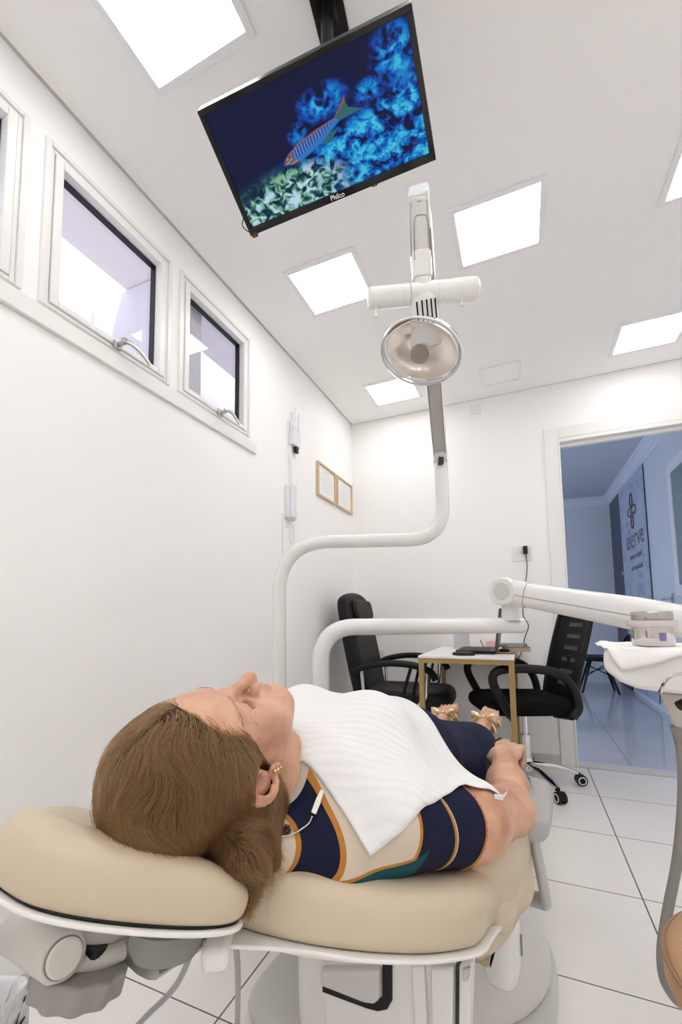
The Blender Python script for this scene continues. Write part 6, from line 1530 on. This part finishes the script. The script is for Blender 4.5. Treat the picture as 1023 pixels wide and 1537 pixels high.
SQ = np.array([[bil(i/n_, j/n_) for j in range(n_+1)] for i in range(n_+1)])
ZZ = np.zeros((n_+1, n_+1))
chin_cut = 0.19
for i in range(n_+1):
    for j in range(n_+1):
        s, q = SQ[i, j]; z = None
        o = BP(s, q, 1.0)
        h = TB[0].ray_cast(o, V((0,0,-1))); z = h[0].z if h[0] is not None else 0.625
        h = TB[1].ray_cast(BP(s, q, 0.80), V((0,0,-1)))
        if h[0] is not None and s > 0.2 and h[0].z > z: z = h[0].z
        ZZ[i, j] = z
Z0 = ZZ+0.004
Zc = Z0.copy()
for it in range(260):                        # stretch a light sheet over the body
    av = Zc.copy(); av[1:-1] = (Zc[2:]+Zc[:-2])/2; bv = Zc.copy(); bv[:, 1:-1] = (Zc[:, 2:]+Zc[:, :-2])/2
    Zc = np.maximum(Z0, 0.5*av+0.5*bv)
bm = B_(); G = []
for i in range(n_+1):
    row = []
    for j in range(n_+1):
        s, q = SQ[i, j]; u, v = i/n_, j/n_
        rip = 0.0016*math.sin(14*u+5*v)*math.sin(9*v+3)+0.0012*math.sin(31*v+4*u)
        row.append(bm.verts.new(BP(s, q, Zc[i, j]+0.0015+rip)))
    G.append(row)
for i in range(n_):
    for j in range(n_): bm.faces.new((G[i][j], G[i+1][j], G[i+1][j+1], G[i][j+1]))
pm = bpy.data.materials.new('bib_paper'); pm.use_nodes = True; nt = pm.node_tree; b = nt.nodes['Principled BSDF']
b.inputs['Base Color'].default_value = (0.80,0.80,0.81,1); b.inputs['Roughness'].default_value = 0.85; b.inputs['Transmission Weight'].default_value = 0.0
tc = nt.nodes.new('ShaderNodeTexCoord'); mp = nt.nodes.new('ShaderNodeMapping'); mp.inputs['Rotation'].default_value = (0, 0, -1.974)
wv = nt.nodes.new('ShaderNodeTexWave'); wv.bands_direction = 'X'; wv.inputs['Scale'].default_value = 24; wv.inputs['Distortion'].default_value = 2.2; wv.inputs['Detail'].default_value = 2; wv.inputs['Detail Scale'].default_value = 1.2
nz = nt.nodes.new('ShaderNodeTexNoise'); nz.inputs['Scale'].default_value = 40; nz.inputs['Detail'].default_value = 6
ad2 = nt.nodes.new('ShaderNodeMath'); ad2.operation = 'MULTIPLY_ADD'; ad2.inputs[1].default_value = 1.6
bpn = nt.nodes.new('ShaderNodeBump'); bpn.inputs['Strength'].default_value = 0.7; bpn.inputs['Distance'].default_value = 0.0016
nt.links.new(tc.outputs['Object'], mp.inputs[0]); nt.links.new(mp.outputs[0], wv.inputs['Vector']); nt.links.new(tc.outputs['Object'], nz.inputs['Vector'])
nt.links.new(nz.outputs['Fac'], ad2.inputs[0]); nt.links.new(wv.outputs['Fac'], ad2.inputs[2]); nt.links.new(ad2.outputs[0], bpn.inputs['Height']); nt.links.new(bpn.outputs['Normal'], b.inputs['Normal'])
# curled corner hanging past the near arm
tip = G[n_][n_].co.copy()
bib = thing('paper_bib', 'white ribbed paper bib spread over the chest of the woman', 'paper bib', BP(0.35, 0.0, 0.86))
sheet = obj('sheet', bm, pm, bib, smooth=180); so_ = sheet.modifiers.new('solid', 'SOLIDIFY'); so_.thickness = 0.0008; so_.offset = 1

def pixhit(x, y, lift=0.0, trees=None):      # where the sight line through a photo pixel meets the patient
    r = V(ray(x, y)).normalized(); o = V((0,0,CAM_Z)); best = None
    for tb in (trees or TB):
        h = tb.ray_cast(o, r)
        if h[0] is not None and (best is None or h[3] < best[3]): best = h
    return best[0]-r*lift if best else None
# thin twisted corner of the bib lying over the arm
c0_ = V(BP(EDGE[-1].x, EDGE[-1].y, Zc[n_, n_]+0.003))
cu = [c0_, pixhit(742,1196,0.006) or c0_, pixhit(752,1197,0.008) or c0_, pixhit(760,1190,0.012) or c0_, pixhit(760,1182,0.016) or c0_]
bm = B_(); add_tube(bm, smooth_path(cu, 6), [0.006*(1-i/30) if i < 24 else 0.001 for i in range(4*6+1)], 8, sx=1.0, sy=0.25); obj('curled_corner', bm, pm, bib, smooth=180)
# metal clip at the neck corner and the bead chain round the collar
k0, k1 = pixhit(482,1190,0.006), pixhit(468,1226,0.006)
mat('clip_steel', (0.66,0.64,0.60), 0.25, 1.0)
if k0 and k1:
    dk = (k1-k0).normalized(); nk = (V((0,0,CAM_Z))-k0).normalized(); sk_ = dk.cross(nk).normalized(); nk = sk_.cross(dk)
    bm = B_(); add_prism(bm, [(-0.0035,0.0),(0.0035,0.0),(0.0050,0.018),(0.0046,0.036),(-0.0046,0.036),(-0.0050,0.018)], frame_mat(k0-dk*0.004, sk_, dk, sk_.cross(dk)), -0.0025, 0.0025); clip = obj('clip', bm, MATS['clip_steel'], bib, bevel=0.001)
    pc = [k1]+[q for q in (pixhit(463,1236,0.003), pixhit(453,1244,0.003), pixhit(443,1250,0.003), pixhit(432,1254,0.003), pixhit(421,1256,0.003), pixhit(412,1256,0.003)) if q]
    bm = B_()
    for p_ in smooth_path(pc, 7): bmesh.ops.create_icosphere(bm, subdivisions=1, radius=0.0017, matrix=Matrix.Translation(p_))
    obj('bead_chain', bm, MATS['clip_steel'], bib, smooth=60)
# earring, necklace pendant, lashes, brows
mat('gold_jewel', (0.70,0.50,0.24), 0.22, 1.0); mat('garnet', (0.10,0.03,0.02), 0.15)
bm = B_()
for dy, dz, r_ in ((0.000,0.004,0.0034),(0.0015,-0.002,0.0036),(0.003,-0.008,0.0030)):
    p_ = Hp(0.0765+0.0055+0.0062, -0.016+0.013+dy, -0.008-0.028+dz)
    bmesh.ops.create_icosphere(bm, subdivisions=2, radius=r_, matrix=Matrix.Translation(V(p_)))
obj('earring', bm, MATS['gold_jewel'], person, smooth=60)
bm = B_(); pend = pixhit(430,1246,0.004)
if pend:
    for a in np.linspace(0, 2*PI, 8)[:-1]: bmesh.ops.create_icosphere(bm, subdivisions=2, radius=0.0030, matrix=Matrix.Translation(pend+V((0.005*math.cos(a)*0.9, 0.005*math.cos(a)*0.3, 0.006*math.sin(a)))))
    bmesh.ops.create_icosphere(bm, subdivisions=2, radius=0.0038, matrix=Matrix.Translation(pend))
    for k in range(1, 4): bmesh.ops.create_icosphere(bm, subdivisions=2, radius=0.0026, matrix=Matrix.Translation(pend+V((-0.005*k,-0.004*k,-0.0035*k))))
    obj('necklace_pendant', bm, MATS['garnet'], person, smooth=60)
def on_skin(x, y, z, lift=0.0):            # nearest skin point to a spot given in head coordinates
    h = TB[1].find_nearest(V(Hp(x, y, z))); return h[0]+h[1]*lift
mat('lash', (0.015,0.010,0.008), 0.5); mat('brow_hair', (0.34,0.20,0.12), 0.6)
for s in (1, -1):
    bm = B_()
    for k, t_ in enumerate(np.linspace(-0.011, 0.0165, 15)):
        p0 = on_skin(s*(0.0315+t_), 0.082, -0.0042, 0.0003); dn_ = V(HR@np.array((s*t_*14.0, 0.55, -0.85))).normalized(); up2 = V(HR@np.array((s*t_*8.0, 0.95, -0.35))).normalized()
        p1 = p0+dn_*0.0035; p2 = p1+up2*0.0035
        add_tube(bm, [p0, p1, p2], [0.00040,0.00034,0.00015], 5)
    if s > 0: obj('eyelashes', bm, MATS['lash'], person)
    else: bm.free()
    bm = B_(); rr = np.random.default_rng(3)
    for k in range(40):
        t_ = rr.uniform(0, 1); x = 0.014+0.042*t_; y = 0.0845-0.030*t_**2.2; z = 0.0215+0.005*math.sin(PI*min(1, t_*1.2))+rr.normal(0, 0.0012)
        p0 = on_skin(s*x, y, z, 0.0002); p1 = on_skin(s*(x+0.003), y-0.001, z+0.0010*(1-2*t_), 0.0007); p2 = on_skin(s*(x+0.0062), y-0.002-0.003*t_, z+0.0018*(1-2*t_), 0.0004)
        add_tube(bm, [p0, p1, p2], [0.00022,0.0002,0.0001], 4)
    obj('eyebrow', bm, MATS['brow_hair'], person)
# gold bow sandals
mat('gold_leather', (0.80,0.64,0.42), 0.25, 0.85); mat('sole_tan', (0.42,0.28,0.18), 0.6)
for s in (1, -1):
    sd_ = thing('x', 'x', 'x') if False else None
    sole = [(0.0,-0.034),(0.03,-0.036),(0.10,-0.030),(0.17,-0.045),(0.225,-0.036),(0.24,0.0),(0.225,0.036),(0.17,0.045),(0.10,0.034),(0.03,0.036),(0.0,0.034),(-0.012,0.0)]
    h0 = BP(1.385,s*0.082-0.065,0.458); h1 = BP(1.60,s*0.095-0.065,0.532); dx_ = (h1-h0).normalized(); ly_ = V(V3)-dx_*V(V3).dot(dx_); ly_.normalize(); nz_ = dx_.cross(ly_)
    if nz_.z < 0: nz_ = -nz_
    bm = B_(); add_prism(bm, spline2(sole, 4), frame_mat(h0-nz_*0.006, dx_, ly_, dx_.cross(ly_)), -0.008, 0.004); so2 = obj('sandal', bm, MATS['sole_tan'], person, bevel=0.002)
    bm = B_()
    for tpos, rw, zz in ((0.115,0.041,0.052),(0.165,0.048,0.042)):
        arc = [h0+dx_*tpos+ly_*(rw*math.cos(a))+nz_*(zz*math.sin(a)+0.002) for a in np.linspace(-0.1, PI+0.1, 17)]
        add_tube(bm, arc, 0.009, 8, sx=0.28, sy=1.0, up=nz_)
    obj('strap', bm, MATS['gold_leather'], so2, smooth=60)
    kn_ = h0+dx_*0.108+nz_*0.064
    bm = B_()
    for g in (-1, 1):
        rings = []
        for t_ in np.linspace(0, 1, 9):
            c_ = kn_+ly_*(g*(0.005+0.046*t_))+nz_*(0.006*math.sin(PI*t_)); hh = 0.005+0.021*t_**0.8; dd = 0.004+0.011*math.sin(PI*min(1, 0.1+t_*0.85))
            rings.append([bm.verts.new(c_+dx_*(dd*math.cos(a))+(nz_*math.sin(a))*hh) for a in np.linspace(0, 2*PI, 15)[:-1]])
        for a, b_ in zip(rings, rings[1:]):
            for k in range(14): bm.faces.new((a[k], a[(k+1)%14], b_[(k+1)%14], b_[k]))
        bm.faces.new(rings[-1]); bm.faces.new(rings[0][::-1])
    add_lathe(bm, [(0,-0.011),(0.007,-0.010),(0.009,0),(0.007,0.010),(0,0.011)], frame_mat(kn_, dx_, ly_, dx_.cross(ly_)), 12)
    obj('bow', bm, MATS['gold_leather'], so2, smooth=60)
